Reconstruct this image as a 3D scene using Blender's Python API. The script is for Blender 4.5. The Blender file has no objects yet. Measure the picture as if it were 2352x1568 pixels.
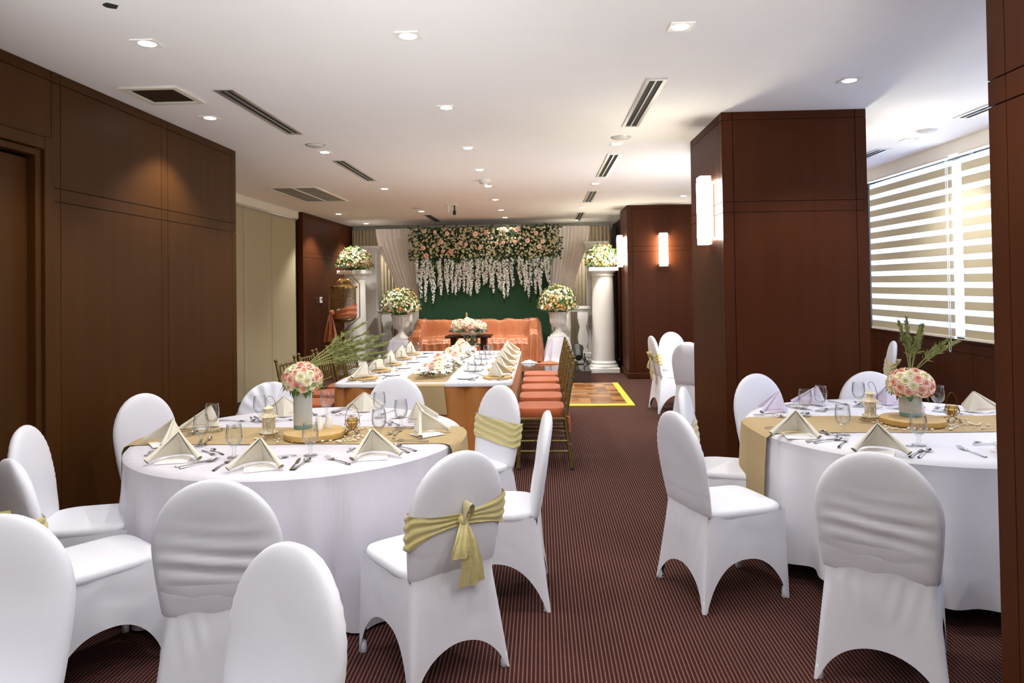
import bpy, math, random
from mathutils import Vector, Matrix, noise
from math import pi, sin, cos, radians
random.seed(7)
S = bpy.context.scene
COL = S.collection

# ------------------------------------------------------------------ camera
CAM_H = 1.62
def make_camera():
    y, p, r = radians(2.36), radians(0.9), radians(0.8)
    fw = Vector((-sin(y)*cos(p), cos(y)*cos(p), sin(p)))
    rt = Vector((cos(y), sin(y), 0)); up = rt.cross(fw)
    R = rt*cos(r) - up*sin(r); U = up*cos(r) + rt*sin(r)
    M = Matrix((R, U, -fw)).transposed().to_4x4()
    M.translation = (0, 0, CAM_H)
    cd = bpy.data.cameras.new('camera'); co = bpy.data.objects.new('camera', cd); COL.objects.link(co)
    co.matrix_world = M
    cd.sensor_fit = 'HORIZONTAL'; cd.sensor_width = 36
    cd.lens = 1600/2352*36
    cd.shift_x = 0; cd.shift_y = -155/2352
    cd.clip_start = .05; cd.clip_end = 200
    S.camera = co
make_camera()

# ------------------------------------------------------------------ world, lights, exposure
S.view_settings.view_transform = 'Standard'; S.view_settings.look = 'None'
S.view_settings.gamma = 1; S.view_settings.use_curve_mapping = False
S.view_settings.exposure = 0.18
S.cycles.use_denoising = True
S.cycles.max_bounces = 10; S.cycles.diffuse_bounces = 6; S.cycles.transparent_max_bounces = 24
S.cycles.caustics_reflective = False; S.cycles.caustics_refractive = False
S.cycles.sample_clamp_indirect = 6
W = bpy.data.worlds.new('world'); S.world = W; W.use_nodes = True
bg = W.node_tree.nodes['Background']; bg.inputs[0].default_value = (.80, .88, 1, 1); bg.inputs[1].default_value = 12.0
SPOT_W = 50.0
SCONCE_E = 50.0
WARM = (1.0, .975, .94)
def lamp(name, kind, loc, energy, color=WARM, parent=None, rot=(0, 0, 0), **k):
    d = bpy.data.lights.new(name, kind); d.energy = energy; d.color = color
    for a, v in k.items(): setattr(d, a, v)
    o = bpy.data.objects.new(name, d); COL.objects.link(o); o.location = loc; o.rotation_euler = rot
    if parent: o.parent = parent
    return o
# fill lamps added out of view to brighten ceiling and room: one bounced straight up, others thrown along the ceiling, one of them standing behind the wide pillar
BOUNCE_W = 130.0
UP_W = 620.0
COOL = (.95, .98, 1.0)
lamp('bounce_fill', 'AREA', (-.3, -1.2, 1.7), BOUNCE_W, COOL, rot=(radians(168), 0, 0), shape='DISK', size=.9, spread=radians(125))
def aim(a, b): return (Vector(b)-Vector(a)).to_track_quat('-Z', 'Y').to_euler()
for a, b, k in (((-1.7, -.7, 1.3), (-1.2, 3.9, 2.95), 1), ((.5, -.9, 1.3), (.1, 4.2, 2.95), .8)):
    lamp('ceiling_fill', 'SPOT', a, UP_W*k, COOL, rot=aim(a, b), spot_size=radians(46), spot_blend=1.0, shadow_soft_size=.2)
lamp('ceiling_fill', 'AREA', (2.2, 7.3, 1.5), 48, (1, .97, .93), rot=aim((2.2, 7.3, 1.5), (-1.0, 12.6, 2.75)), shape='DISK', size=.6)  # added fill, hidden by the pillar, lifting the drapes and rear ceiling

# ------------------------------------------------------------------ helpers
class MB:
    def __init__(s): s.v = []; s.f = []; s.m = Matrix.Identity(4)
    def add(s, vs, fs):
        b = len(s.v); m = s.m
        s.v += [tuple(m @ Vector(v)) for v in vs]
        s.f += [tuple(b+i for i in f) for f in fs]
    def box(s, x0, y0, z0, x1, y1, z1, c=0):
        if c <= 0:
            vs = [(x, y, z) for z in (z0, z1) for y in (y0, y1) for x in (x0, x1)]
            s.add(vs, [(0, 2, 3, 1), (4, 5, 7, 6), (0, 1, 5, 4), (2, 6, 7, 3), (0, 4, 6, 2), (1, 3, 7, 5)])
        else:
            vs = []
            for z, i in ((z0, c), (z0+c, 0), (z1-c, 0), (z1, c)):
                a, b, d, e = x0+i, x1-i, y0+i, y1-i
                vs += [(a+c-i, d, z), (b-c+i, d, z), (b, d+c-i, z), (b, e-c+i, z), (b-c+i, e, z), (a+c-i, e, z), (a, e-c+i, z), (a, d+c-i, z)]
            fs = [tuple(range(7, -1, -1)), tuple(range(24, 32))]
            for k in range(3):
                for i in range(8):
                    j = (i+1) % 8
                    fs.append((k*8+i, k*8+j, k*8+8+j, k*8+8+i))
            s.add(vs, fs)
        return s
    def lathe(s, prof, n=16, cx=0, cy=0, flute=0, nf=12, cap=True):
        vs = []; fs = []
        for (r, z) in prof:
            for i in range(n):
                a = 2*pi*i/n; rr = r*(1+flute*cos(nf*a))
                vs.append((cx+rr*cos(a), cy+rr*sin(a), z))
        for k in range(len(prof)-1):
            for i in range(n):
                j = (i+1) % n
                fs.append((k*n+i, k*n+j, (k+1)*n+j, (k+1)*n+i))
        if cap:
            if prof[0][0] > 1e-4: fs.append(tuple(range(n-1, -1, -1)))
            if prof[-1][0] > 1e-4: fs.append(tuple(range((len(prof)-1)*n, len(prof)*n)))
        s.add(vs, fs); return s
    def tube(s, pts, r, n=6, closed=False, cap=True):
        pts = [Vector(p) for p in pts]; N = len(pts)
        rs = r if isinstance(r, (list, tuple)) else [r]*N
        vs = []; fs = []; pu = None
        for k, p in enumerate(pts):
            if closed: t = pts[(k+1) % N]-pts[k-1]
            else: t = pts[min(k+1, N-1)]-pts[max(k-1, 0)]
            t.normalize()
            if pu is None:
                pu = t.cross(Vector((0, 0, 1)))
                if pu.length < .1: pu = t.cross(Vector((1, 0, 0)))
            u = (pu-t*pu.dot(t)).normalized(); pu = u; w = t.cross(u)
            for i in range(n):
                a = 2*pi*i/n; vs.append(tuple(p+(u*cos(a)+w*sin(a))*rs[k]))
        for k in range(N if closed else N-1):
            for i in range(n):
                j = (i+1) % n; k2 = (k+1) % N
                fs.append((k*n+i, k*n+j, k2*n+j, k2*n+i))
        if cap and not closed: fs += [tuple(range(n-1, -1, -1)), tuple(range((N-1)*n, N*n))]
        s.add(vs, fs); return s
    def grid(s, fn, nu, nv, wrapu=False):
        vs = [fn(i/nu, j/nv) for j in range(nv+1) for i in range(nu+(0 if wrapu else 1))]
        w = nu if wrapu else nu+1
        fs = []
        for j in range(nv):
            for i in range(nu):
                i2 = (i+1) % w
                fs.append((j*w+i, j*w+i2, (j+1)*w+i2, (j+1)*w+i))
        s.add(vs, fs); return s
    def ball(s, c, r, nu=10, nv=6, sz=1):
        c = Vector(c)
        s.grid(lambda u, v: tuple(c+Vector((cos(2*pi*u)*sin(pi*v), sin(2*pi*u)*sin(pi*v), -cos(pi*v)*sz))*r), nu, nv, True); return s
    def prism(s, poly, y0, y1):            # polygon in x-z, extruded along y
        n = len(poly)
        vs = [(x, y0, z) for x, z in poly]+[(x, y1, z) for x, z in poly]
        fs = [tuple(range(n)), tuple(range(2*n-1, n-1, -1))]+[((i+1) % n, i, n+i, n+(i+1) % n) for i in range(n)]
        s.add(vs, fs); return s
    def mesh(s, name, mat, smooth=True, sharp=None):
        me = bpy.data.meshes.new(name); me.from_pydata(s.v, [], s.f)
        if smooth: me.polygons.foreach_set('use_smooth', [True]*len(me.polygons))
        if mat: me.materials.append(mat)
        me.update()
        if smooth and sharp: me.set_sharp_from_angle(angle=radians(sharp))
        return me
    def build(s, name, mat, parent=None, smooth=True, sharp=40, loc=None, rz=None, kind=None):
        o = bpy.data.objects.new(name, s.mesh(name, mat, smooth, sharp)); COL.objects.link(o)
        if parent is not None: o.parent = parent
        if loc is not None: o.location = loc
        if rz is not None: o.rotation_euler = (0, 0, rz)
        if kind: o['kind'] = kind
        return o

def inst(name, me, parent=None, loc=(0, 0, 0), rot=(0, 0, 0), sc=(1, 1, 1), kind=None):
    o = bpy.data.objects.new(name, me); COL.objects.link(o); o.location = loc; o.rotation_euler = rot; o.scale = sc
    if parent is not None: o.parent = parent
    if kind: o['kind'] = kind
    return o
def tag(o, label=None, cat=None, group=None, kind=None):
    if label: o['label'] = label
    if cat: o['category'] = cat
    if group: o['group'] = group
    if kind: o['kind'] = kind
    return o
def thing(name, label, cat, loc=(0, 0, 0), rz=0, group=None, kind=None):
    o = bpy.data.objects.new(name, None); COL.objects.link(o); o.location = loc; o.rotation_euler = (0, 0, rz)
    o.empty_display_size = .1
    return tag(o, label, cat, group, kind)
def dup(o, loc=None, rz=None, label=None, group=None, parent=None):
    c = o.copy(); COL.objects.link(c)
    if parent is not None: c.parent = parent
    if loc is not None: c.location = loc
    if rz is not None: c.rotation_euler = (0, 0, rz)
    if label: c['label'] = label
    if group: c['group'] = group
    for ch in list(o.children): dup(ch, parent=c)
    return c
def struct(name, mb, mat, smooth=False):
    return tag(mb.build(name, mat, None, smooth), kind='structure')
def facing(dx, dy): return math.atan2(dy, dx)-pi/2     # local +Y looks along (dx,dy)
ORD = ['first', 'second', 'third', 'fourth', 'fifth', 'sixth', 'seventh', 'eighth', 'ninth', 'tenth']

# ------------------------------------------------------------------ materials
def srgb(r, g, b):
    f = lambda c: c/12.92 if c <= .04045 else ((c+.055)/1.055)**2.4
    return (f(r/255), f(g/255), f(b/255), 1)
def mat(name, col, rough=.6, metal=0, var=0, vs=8, bump=0, bs=60, spec=.5, sheen=0, emit=0, trans=0, stretch=None, bdist=.01, aniso_noise=3):
    m = bpy.data.materials.new(name); m.use_nodes = True
    nt = m.node_tree; N = nt.nodes; L = nt.links; b = N['Principled BSDF']
    c = col if len(col) == 4 else (*col, 1)
    b.inputs['Base Color'].default_value = c; b.inputs['Roughness'].default_value = rough; b.inputs['Metallic'].default_value = metal
    b.inputs['Specular IOR Level'].default_value = spec
    if sheen: b.inputs['Sheen Weight'].default_value = sheen
    if emit: b.inputs['Emission Color'].default_value = c; b.inputs['Emission Strength'].default_value = emit
    if var or bump:
        tc = N.new('ShaderNodeTexCoord'); src = tc.outputs['Object']
        if stretch:
            mp = N.new('ShaderNodeMapping'); mp.inputs['Scale'].default_value = stretch; L.new(src, mp.inputs[0]); src = mp.outputs[0]
    if var:
        n = N.new('ShaderNodeTexNoise'); n.inputs['Scale'].default_value = vs; n.inputs['Detail'].default_value = aniso_noise; L.new(src, n.inputs['Vector'])
        mx = N.new('ShaderNodeMix'); mx.data_type = 'RGBA'
        mx.inputs[6].default_value = tuple(x*(1-var) for x in c[:3])+(1,); mx.inputs[7].default_value = tuple(min(1, x*(1+var)) for x in c[:3])+(1,)
        L.new(n.outputs[0], mx.inputs[0]); L.new(mx.outputs[2], b.inputs['Base Color'])
    if bump:
        n2 = N.new('ShaderNodeTexNoise'); n2.inputs['Scale'].default_value = bs; n2.inputs['Detail'].default_value = 2; L.new(src, n2.inputs['Vector'])
        bp = N.new('ShaderNodeBump'); bp.inputs['Strength'].default_value = bump; bp.inputs['Distance'].default_value = bdist
        L.new(n2.outputs[0], bp.inputs['Height']); L.new(bp.outputs[0], b.inputs['Normal'])
    return m
def emitter(name, col, e):
    m = bpy.data.materials.new(name); m.use_nodes = True; nt = m.node_tree; nt.nodes.clear()
    o = nt.nodes.new('ShaderNodeOutputMaterial'); em = nt.nodes.new('ShaderNodeEmission')
    em.inputs[0].default_value = (*col, 1); em.inputs[1].default_value = e; nt.links.new(em.outputs[0], o.inputs[0]); return m
def thin_glass(name, tint=(1, 1, 1), rough=.02, power=2.2, base=.06, edge=1.0):
    m = bpy.data.materials.new(name); m.use_nodes = True; nt = m.node_tree; N = nt.nodes; L = nt.links; N.clear()
    o = N.new('ShaderNodeOutputMaterial'); t = N.new('ShaderNodeBsdfTransparent'); g = N.new('ShaderNodeBsdfGlossy')
    ec = N.new('ShaderNodeMix'); ec.data_type = 'RGBA'; ec.inputs[6].default_value = (*tint, 1); ec.inputs[7].default_value = (*[c*edge for c in tint], 1); L.new(ec.outputs[2], t.inputs[0]); g.inputs['Roughness'].default_value = rough
    lw = N.new('ShaderNodeLayerWeight'); lw.inputs[0].default_value = .5
    pw = N.new('ShaderNodeMath'); pw.operation = 'POWER'; pw.inputs[1].default_value = power; L.new(lw.outputs['Facing'], pw.inputs[0]); L.new(pw.outputs[0], ec.inputs[0])
    ad = N.new('ShaderNodeMath'); ad.operation = 'MULTIPLY_ADD'; ad.inputs[1].default_value = .6; ad.inputs[2].default_value = base; L.new(pw.outputs[0], ad.inputs[0])
    mx = N.new('ShaderNodeMixShader'); L.new(ad.outputs[0], mx.inputs[0]); L.new(t.outputs[0], mx.inputs[1]); L.new(g.outputs[0], mx.inputs[2]); L.new(mx.outputs[0], o.inputs[0])
    return m
def sheer(name, col, alpha, trans=.5):
    m = bpy.data.materials.new(name); m.use_nodes = True; nt = m.node_tree; N = nt.nodes; L = nt.links; N.clear()
    o = N.new('ShaderNodeOutputMaterial'); t = N.new('ShaderNodeBsdfTransparent'); d = N.new('ShaderNodeBsdfDiffuse'); tr = N.new('ShaderNodeBsdfTranslucent')
    d.inputs[0].default_value = col; tr.inputs[0].default_value = col
    m1 = N.new('ShaderNodeMixShader'); m1.inputs[0].default_value = trans; L.new(d.outputs[0], m1.inputs[1]); L.new(tr.outputs[0], m1.inputs[2])
    m2 = N.new('ShaderNodeMixShader'); m2.inputs[0].default_value = alpha; L.new(t.outputs[0], m2.inputs[1]); L.new(m1.outputs[0], m2.inputs[2]); L.new(m2.outputs[0], o.inputs[0])
    return m
def wood_mat(name, c, rough=.46, k=.25):
    m = mat(name, c, rough, var=k, vs=1.0, spec=.09, stretch=(9, 9, .45), aniso_noise=5, bump=.02, bs=30)
    return m
def carpet_mat():
    m = bpy.data.materials.new('maroon_dotted_carpet'); m.use_nodes = True; nt = m.node_tree; N = nt.nodes; L = nt.links; b = N['Principled BSDF']
    b.inputs['Roughness'].default_value = .95; b.inputs['Specular IOR Level'].default_value = .1
    tc = N.new('ShaderNodeTexCoord'); sp = N.new('ShaderNodeSeparateXYZ'); L.new(tc.outputs['Object'], sp.inputs[0])
    def mth(op, a, bv=None, cv=None):
        n = N.new('ShaderNodeMath'); n.operation = op
        for i, x in enumerate((a, bv, cv)):
            if x is None: continue
            if isinstance(x, (int, float)): n.inputs[i].default_value = x
            else: L.new(x, n.inputs[i])
        return n.outputs[0]
    p = .018; p2 = .0122
    row = mth('FLOOR', mth('DIVIDE', sp.outputs[0], p))
    ux = mth('ABSOLUTE', mth('SUBTRACT', mth('FRACT', mth('DIVIDE', sp.outputs[0], p)), .5))
    off = mth('MULTIPLY', mth('MODULO', mth('ABSOLUTE', row), 3), .23)
    uy = mth('ABSOLUTE', mth('SUBTRACT', mth('FRACT', mth('ADD', mth('DIVIDE', sp.outputs[1], p2), off)), .5))
    dot = mth('MULTIPLY', mth('LESS_THAN', ux, .17), mth('LESS_THAN', uy, .31))
    n1 = N.new('ShaderNodeTexNoise'); n1.inputs['Scale'].default_value = 300; L.new(tc.outputs['Object'], n1.inputs['Vector'])
    mx0 = N.new('ShaderNodeMix'); mx0.data_type = 'RGBA'; mx0.inputs[6].default_value = srgb(44, 17, 18); mx0.inputs[7].default_value = srgb(62, 27, 28); L.new(n1.outputs[0], mx0.inputs[0])
    mx = N.new('ShaderNodeMix'); mx.data_type = 'RGBA'; mx.inputs[7].default_value = srgb(124, 100, 86); L.new(dot, mx.inputs[0]); L.new(mx0.outputs[2], mx.inputs[6])
    L.new(mx.outputs[2], b.inputs['Base Color'])
    bp = N.new('ShaderNodeBump'); bp.inputs['Strength'].default_value = .4; bp.inputs['Distance'].default_value = .004; L.new(n1.outputs[0], bp.inputs['Height']); L.new(bp.outputs[0], b.inputs['Normal'])
    return m
M = dict(
    wood=wood_mat('mahogany_veneer', srgb(70, 34, 15)), wood2=wood_mat('brown_veneer', srgb(67, 39, 14)),
    groove=mat('dark_joint', srgb(22, 14, 10), .8, var=.2),
    carpet=carpet_mat(), ceil=mat('ceiling_paint', srgb(250, 248, 245), .9, var=.02, vs=3, spec=.2),
    white=mat('white_paint', srgb(238, 236, 230), .5, var=.03), plaster=mat('white_plaster', srgb(232, 230, 224), .55, var=.05, vs=5, bump=.05, bs=40),
    beige=mat('beige_partition_fabric', srgb(172, 160, 128), .9, var=.06, vs=200, bump=.1, bs=400),
    header=mat('cream_bulkhead_paint', srgb(222, 218, 200), .8, var=.02),
    spandex=mat('white_stretch_fabric', srgb(220, 221, 230), .62, var=.015, vs=6, bump=.05, bs=9, sheen=.15, bdist=.02),
    linen=mat('white_table_linen', srgb(216, 215, 222), .75, var=.02, vs=8, bump=.10, bs=14, sheen=.1, bdist=.015),
    satin_white=mat('white_satin_linen', srgb(210, 207, 218), .45, var=.03, vs=7, bump=.30, bs=9, sheen=.25, bdist=.02, stretch=(2.4, 2.4, .4)),
    napkin=mat('cream_napkin_cotton', srgb(216, 211, 196), .8, var=.03, vs=20, bump=.1, bs=250, bdist=.002),
    napkin2=mat('lilac_napkin_cotton', srgb(204, 197, 218), .8, var=.03, vs=20, bump=.1, bs=250, bdist=.002),
    hem=mat('red_hem_stitching', srgb(222, 150, 130), .8, var=.1), paper=mat('white_paper', srgb(250, 248, 246), .8, var=.02),
    burlap=mat('burlap', srgb(172, 150, 110), .95, var=.22, vs=160, bump=.35, bs=320, bdist=.004),
    sash=mat('gold_organza', srgb(196, 184, 124), .5, var=.18, vs=24, bump=.2, bs=30, sheen=.5, stretch=(1, 1, 4)),
    sash_blue=mat('grey_blue_organza', srgb(140, 160, 170), .5, var=.1, bump=.2, bs=30),
    dark=mat('black_metal', srgb(30, 30, 30), .5, var=.1), steel=mat('polished_steel', (.62, .61, .6), .16, 1, var=.08, vs=30),
    glass=thin_glass('clear_glass', (.985, .99, .99), .02, 2.2, .05, .55), frosted=mat('frosted_glass', srgb(190, 192, 186), .35, var=.06, vs=30, bump=.2, bs=80),
    teal=mat('teal_glass_foot', srgb(104, 146, 146), .2, var=.15), amber=thin_glass('amber_glass', (.97, .88, .62), .05, 1.4, .12),
    wax=mat('amber_candle_wax', srgb(222, 192, 128), .4, var=.1), slabwood=mat('cut_log_wood', srgb(200, 168, 112), .7, var=.15, vs=30), bark=mat('log_side_wood', srgb(196, 160, 92), .8, var=.25, vs=40),
    bronze=mat('bronze_wire', srgb(120, 86, 44), .35, .9, var=.15), ivory=mat('ivory_enamel', srgb(236, 226, 196), .45, var=.05),
    ceramic=mat('white_ceramic', srgb(245, 244, 240), .18, var=.01), pebble=mat('cream_pebble', srgb(226, 216, 196), .5, var=.1, vs=60),
    twig=mat('dry_vine', srgb(150, 124, 84), .8, var=.2), gold=mat('olive_gold_lacquer', srgb(112, 94, 50), .34, .35, var=.15, vs=20),
    cushion=mat('terracotta_cushion_fabric', srgb(170, 84, 38), .7, var=.18, vs=90, bump=.15, bs=150, sheen=.2, stretch=(1, .12, .12)),
    skirt=mat('copper_satin', srgb(182, 118, 56), .42, var=.16, vs=16, bump=.12, bs=20, sheen=.2),
    satin=mat('orange_satin', srgb(176, 106, 66), .33, var=.12, vs=5, bump=.35, bs=8, bdist=.05, sheen=.1, stretch=(1, 1, .5)),
    rose=mat('peach_rose_petal', srgb(250, 210, 188), .6, var=.08, vs=30, sheen=.2), rose2=mat('cream_rose_petal', srgb(248, 244, 214), .6, var=.05, vs=30), rose3=mat('coral_rose_petal', srgb(246, 182, 162), .6, var=.1, vs=30),
    petal=mat('ivory_blossom', srgb(206, 192, 150), .7, var=.12, vs=12), petal_w=mat('white_blossom', srgb(248, 248, 240), .7, var=.05, vs=12), petal_o=mat('orange_blossom', srgb(206, 148, 88), .7, var=.2, vs=14),
    leaf=mat('dark_green_leaf', srgb(44, 66, 30), .5, var=.35, vs=10), leaf2=mat('bright_green_leaf', srgb(88, 122, 58), .5, var=.3, vs=10), grass=mat('dried_green_grass', srgb(140, 146, 88), .8, var=.25, vs=40),
    turf=mat('green_turf_panel', srgb(24, 58, 31), .95, var=.25, vs=60, bump=.5, bs=200),
    curtain=mat('ivory_drape', srgb(240, 230, 218), .8, var=.05, sheen=.3), curtain2=mat('taupe_sheer', srgb(176, 162, 136), .85, var=.08), black=mat('black_cloth', srgb(16, 16, 18), .9, var=.1),
    marble=mat('dark_marble', srgb(40, 38, 38), .12, var=.6, vs=14), marble_joint=mat('grey_joint', srgb(70, 68, 64), .6, var=.1), stage_side=mat('dark_stage_side', srgb(48, 30, 24), .6, var=.1),
    parquet=mat('oak_parquet', srgb(150, 100, 54), .22, var=.25, vs=14, stretch=(1, 6, 1)), parquet2=mat('dark_oak_parquet', srgb(126, 80, 42), .22, var=.25, vs=14), parquet3=mat('light_oak_parquet', srgb(172, 122, 70), .22, var=.2, vs=14), yellow=mat('yellow_edge', srgb(236, 206, 72), .35, var=.06),
    brass=mat('antique_brass', srgb(150, 116, 66), .35, .85, var=.15), blind=mat('beige_blind_fabric', srgb(196, 187, 160), .85, var=.06, vs=150), darkwood=wood_mat('dark_table_wood', srgb(58, 36, 26)),
    hydr=mat('white_hydrangea', srgb(246, 248, 240), .7, var=.06, vs=20), led=emitter('downlight_led', (1, .97, .9), 40), sconce=emitter('sconce_glass_glow', (1, .93, .76), SCONCE_E),
    sconce_cap=emitter('sconce_cap_glow', (1, .95, .84), 1.6), grey=mat('grey_plastic', srgb(206, 204, 198), .5, var=.03), alu=mat('brushed_aluminium', (.72, .72, .70), .3, .8, var=.08),
    duct=mat('dark_duct', srgb(38, 37, 38), .8, var=.1), gballs=mat('white_paper_ball', srgb(240, 238, 232), .8, var=.04), bottle=mat('dark_bottle', srgb(210, 214, 206), .1, var=.05), cork=mat('tan_cap', srgb(200, 160, 100), .5, var=.1),
    sheer_band=sheer('white_sheer_band', srgb(188, 196, 222), .86, .62), cord=mat('clear_bead_cord', srgb(215, 220, 230), .3, var=.03), pane=thin_glass('window_glass', (.97, .99, 1), .01, 4, .03),
    pink=mat('pink_ribbon', srgb(226, 90, 110), .5, var=.1), plate=mat('white_plate', srgb(250, 250, 250), .15, var=.01),
)
CE = 2.95
ZG = (2.162, 2.245, 2.885)        # joint heights shared by every panelled wall
def panels(parent, p0, axis, n, ub, zb, m, gap=.005, th=.014):
    """veneer panels, one object each; p0 start point of the face, axis unit dir along it, n outward normal"""
    ax = Vector(axis); nn = Vector(n); p0 = Vector(p0)
    for a, b in zip(ub[:-1], ub[1:]):
        for c, d in zip(zb[:-1], zb[1:]):
            q0 = p0+ax*(a+gap/2); q1 = p0+ax*(b-gap/2)+nn*th
            mb = MB(); mb.box(min(q0.x, q1.x), min(q0.y, q1.y), c+gap/2, max(q0.x, q1.x), max(q0.y, q1.y), d-gap/2)
            mb.build('panel', m, parent, False)

# ------------------------------------------------------------------ room shell
Y0 = -3.2; Y1 = 15.5; XL = -4.25; XR = 4.10
struct('floor', MB().box(XL-.3, Y0-.2, -.1, XR+.2, Y1+.2, 0), M['carpet'])
struct('ceiling', MB().box(XL-.3, Y0-.2, CE, XR+.3, Y1+.2, CE+.12), M['ceil'])
# near left wall (solid block) with door
wl = struct('wall_left', MB().box(-4.5, Y0, 0, -2.944, 3.0, CE).box(-4.5, 3.0, 2.53, -2.944, 4.06, CE).box(-4.5, 4.06, 0, -2.944, 6.6, CE).box(-4.5, 3, 0, -3.1, 4.06, 2.53), M['groove'])
panels(wl, (-2.944, 4.06, 0), (0, 1, 0), (1, 0, 0), [0, .08, 1.217, 1.307, 2.45, 2.54], [0, ZG[0], ZG[1], ZG[2], CE], M['wood2'])
panels(wl, (-2.944, 3.0, 0), (0, 1, 0), (1, 0, 0), [0, 1.06], [2.535, ZG[2], CE], M['wood2'])
panels(wl, (-2.944, Y0, 0), (0, 1, 0), (1, 0, 0), [0, 1.2, 2.4, 3.6, 4.8, 6.2], [0, ZG[0], ZG[1], ZG[2], CE], M['wood2'])
d1 = struct('door_1', MB().box(-3.03, 3.0, 0, -2.985, 3.93, 2.40), M['wood2'])
for (a, b, c, d, x) in ((3.0, 3.78, 0.15, 2.27, -2.978),):
    MB().box(-2.99, a, c, x, b, d, .004).build('door_panel', M['wood2'], d1, False)
for (a, b) in ((3.93, 3.975), (3.98, 4.06)):
    MB().box(-3.0, a, 0, -2.93+(.02 if a > 3.95 else 0), b, 2.42+(b-3.93)*.9, .004).build('door_frame', M['wood2'], d1, False)
for (a, b) in ((2.415, 2.455), (2.458, 2.53)):
    MB().box(-3.0, 3.0, a, -2.93+(.02 if a > 2.45 else 0), 3.93 if a < 2.45 else 3.98, b, .004).build('door_frame', M['wood2'], d1, False)
MB().box(-2.985, 3.08, .95, -2.96, 3.1, 1.15).build('handle', M['steel'], d1, False)
# recess: bulkhead, folding partition
struct('trim_1', MB().box(XL-.02, 6.6, 2.83, XL+.02, 12.05, CE), M['header'])
wp = struct('wall_left', MB().box(XL-.3, 6.6, 0, XL-.06, 12.05, CE), M['header'])
pb = [6.62, 7.65, 8.7, 9.82, 10.86, 11.98]
for a, b in zip(pb[:-1], pb[1:]):
    o = MB().box(XL-.05, a+.004, .02, XL-.012, b-.004, 2.80, .004).build('partition_panel', M['beige'], wp, False)
MB().box(XL-.04, 6.62, 2.80, XL+.012, 12.0, 2.832).build('track', M['alu'], wp, False)
for yy in (9.85, 10.9): MB().tube([(XL+.0, yy, 2.79), (XL+.0, yy, .03)], .004, 5).build('seam_rod', M['grey'], wp)
wf = struct('wall_left', MB().box(XL-.3, 12.05, 0, -4.17, Y1, CE), M['groove'])
panels(wf, (-4.17, 12.05, 0), (0, 1, 0), (1, 0, 0), [0, .1, 1.22, 2.3, 3.4], [0, ZG[0], ZG[1], ZG[2], CE], M['wood'])
panels(wf, (-4.25, 12.05, 0), (1, 0, 0), (0, -1, 0), [0, .094], [0, ZG[0], ZG[1], CE], M['wood'])
# back wall, valance, rear walls
struct('wall_back', MB().box(XL-.3, Y1, 0, XR+.3, Y1+.15, CE), M['header'])
struct('trim_2', MB().box(-4.17, 15.3, 2.86, 1.65, 15.42, CE), M['header'])
wr = struct('wall_rear', MB().box(XL-.3, Y0-.15, 0, XR+.3, Y0, CE), M['groove'])
panels(wr, (XL, Y0, 0), (1, 0, 0), (0, 1, 0), [1.3, 2.5, 3.7, 4.9, 6.1, 7.3, 8.3], [0, ZG[0], ZG[1], ZG[2], CE], M['wood'])
ws = struct('wall_side', MB().box(1.66, 13.0, 0, 1.8, Y1, CE), M['wood'])
# right wall: wainscot below, window band above
WZ0, WZ1 = 1.03, 2.83
wn = [(1.35, 3.1), (3.2, 5.0), (5.1, 6.88), (6.98, 8.86)]
rw = struct('wall_right', MB().box(XR, Y0, 0, XR+.15, Y1, WZ0).box(XR, Y0, WZ1, XR+.15, Y1, CE).box(XR, Y0, WZ0, XR+.15, wn[0][0], WZ1).box(XR, wn[-1][1], WZ0, XR+.15, Y1, WZ1), M['groove'])
panels(rw, (XR, Y0, 0), (0, 1, 0), (-1, 0, 0), [0, 1.5, 3, 4.55, 6.3, 8.25, 10.0, 10.6, 10.94, 11.9, 12.06, 13.4, 15.0, 18.6], [0, .10, .90, WZ0-.005], M['wood'])
struct('trim_3', MB().box(XR-.1, .6, WZ1-.005, XR+.02, Y1, CE), M['white'])
struct('trim_4', MB().box(XR-.035, 1.2, WZ0-.03, XR+.14, 8.92, WZ0, .004), M['wood'])
for i, (a, b) in enumerate(wn):
    w = struct('window_%d' % (i+1), MB().box(XR+.09, a, WZ0, XR+.13, a+.03, WZ1).box(XR+.09, b-.03, WZ0, XR+.13, b, WZ1).box(XR+.09, a, WZ0, XR+.13, b, WZ0+.04).box(XR+.09, a, WZ1-.04, XR+.13, b, WZ1), M['alu'])
    MB().box(XR+.105, a+.03, WZ0+.04, XR+.112, b-.03, WZ1-.04).build('pane', M['pane'], w, False)

# pillars
def pillar(name, x0, x1, y0, y1, base=False):
    t = .014
    o = struct(name, MB().box(x0+t, y0+t, 0, x1-t, y1-t, CE), M['groove'])
    zb = [.1 if base else 0, ZG[0], ZG[1], ZG[2], CE]; e = .085
    w = x1-x0; d = y1-y0
    panels(o, (x0, y0+t, 0), (1, 0, 0), (0, -1, 0), [0, e, w-e, w], zb, M['wood'])
    panels(o, (x0, y1-t, 0), (1, 0, 0), (0, 1, 0), [0, e, w-e, w], zb, M['wood'])
    panels(o, (x0+t, y0, 0), (0, 1, 0), (-1, 0, 0), [0, e, d-e, d], zb, M['wood'])
    panels(o, (x1-t, y0, 0), (0, 1, 0), (1, 0, 0), [0, e, d-e, d], zb, M['wood'])
    if base: MB().box(x0-.03, y0-.03, 0, x1+.03, y1+.03, .1, .012).build('baseboard', M['wood'], o, False)
    return o
pillar('pillar', 1.43, 2.54, 1.15, 2.27)
pillar('pillar', 1.43, 2.54, 5.5, 6.63)
pillar('pillar', 1.48, 2.75, 11.93, 12.9, True)

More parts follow.
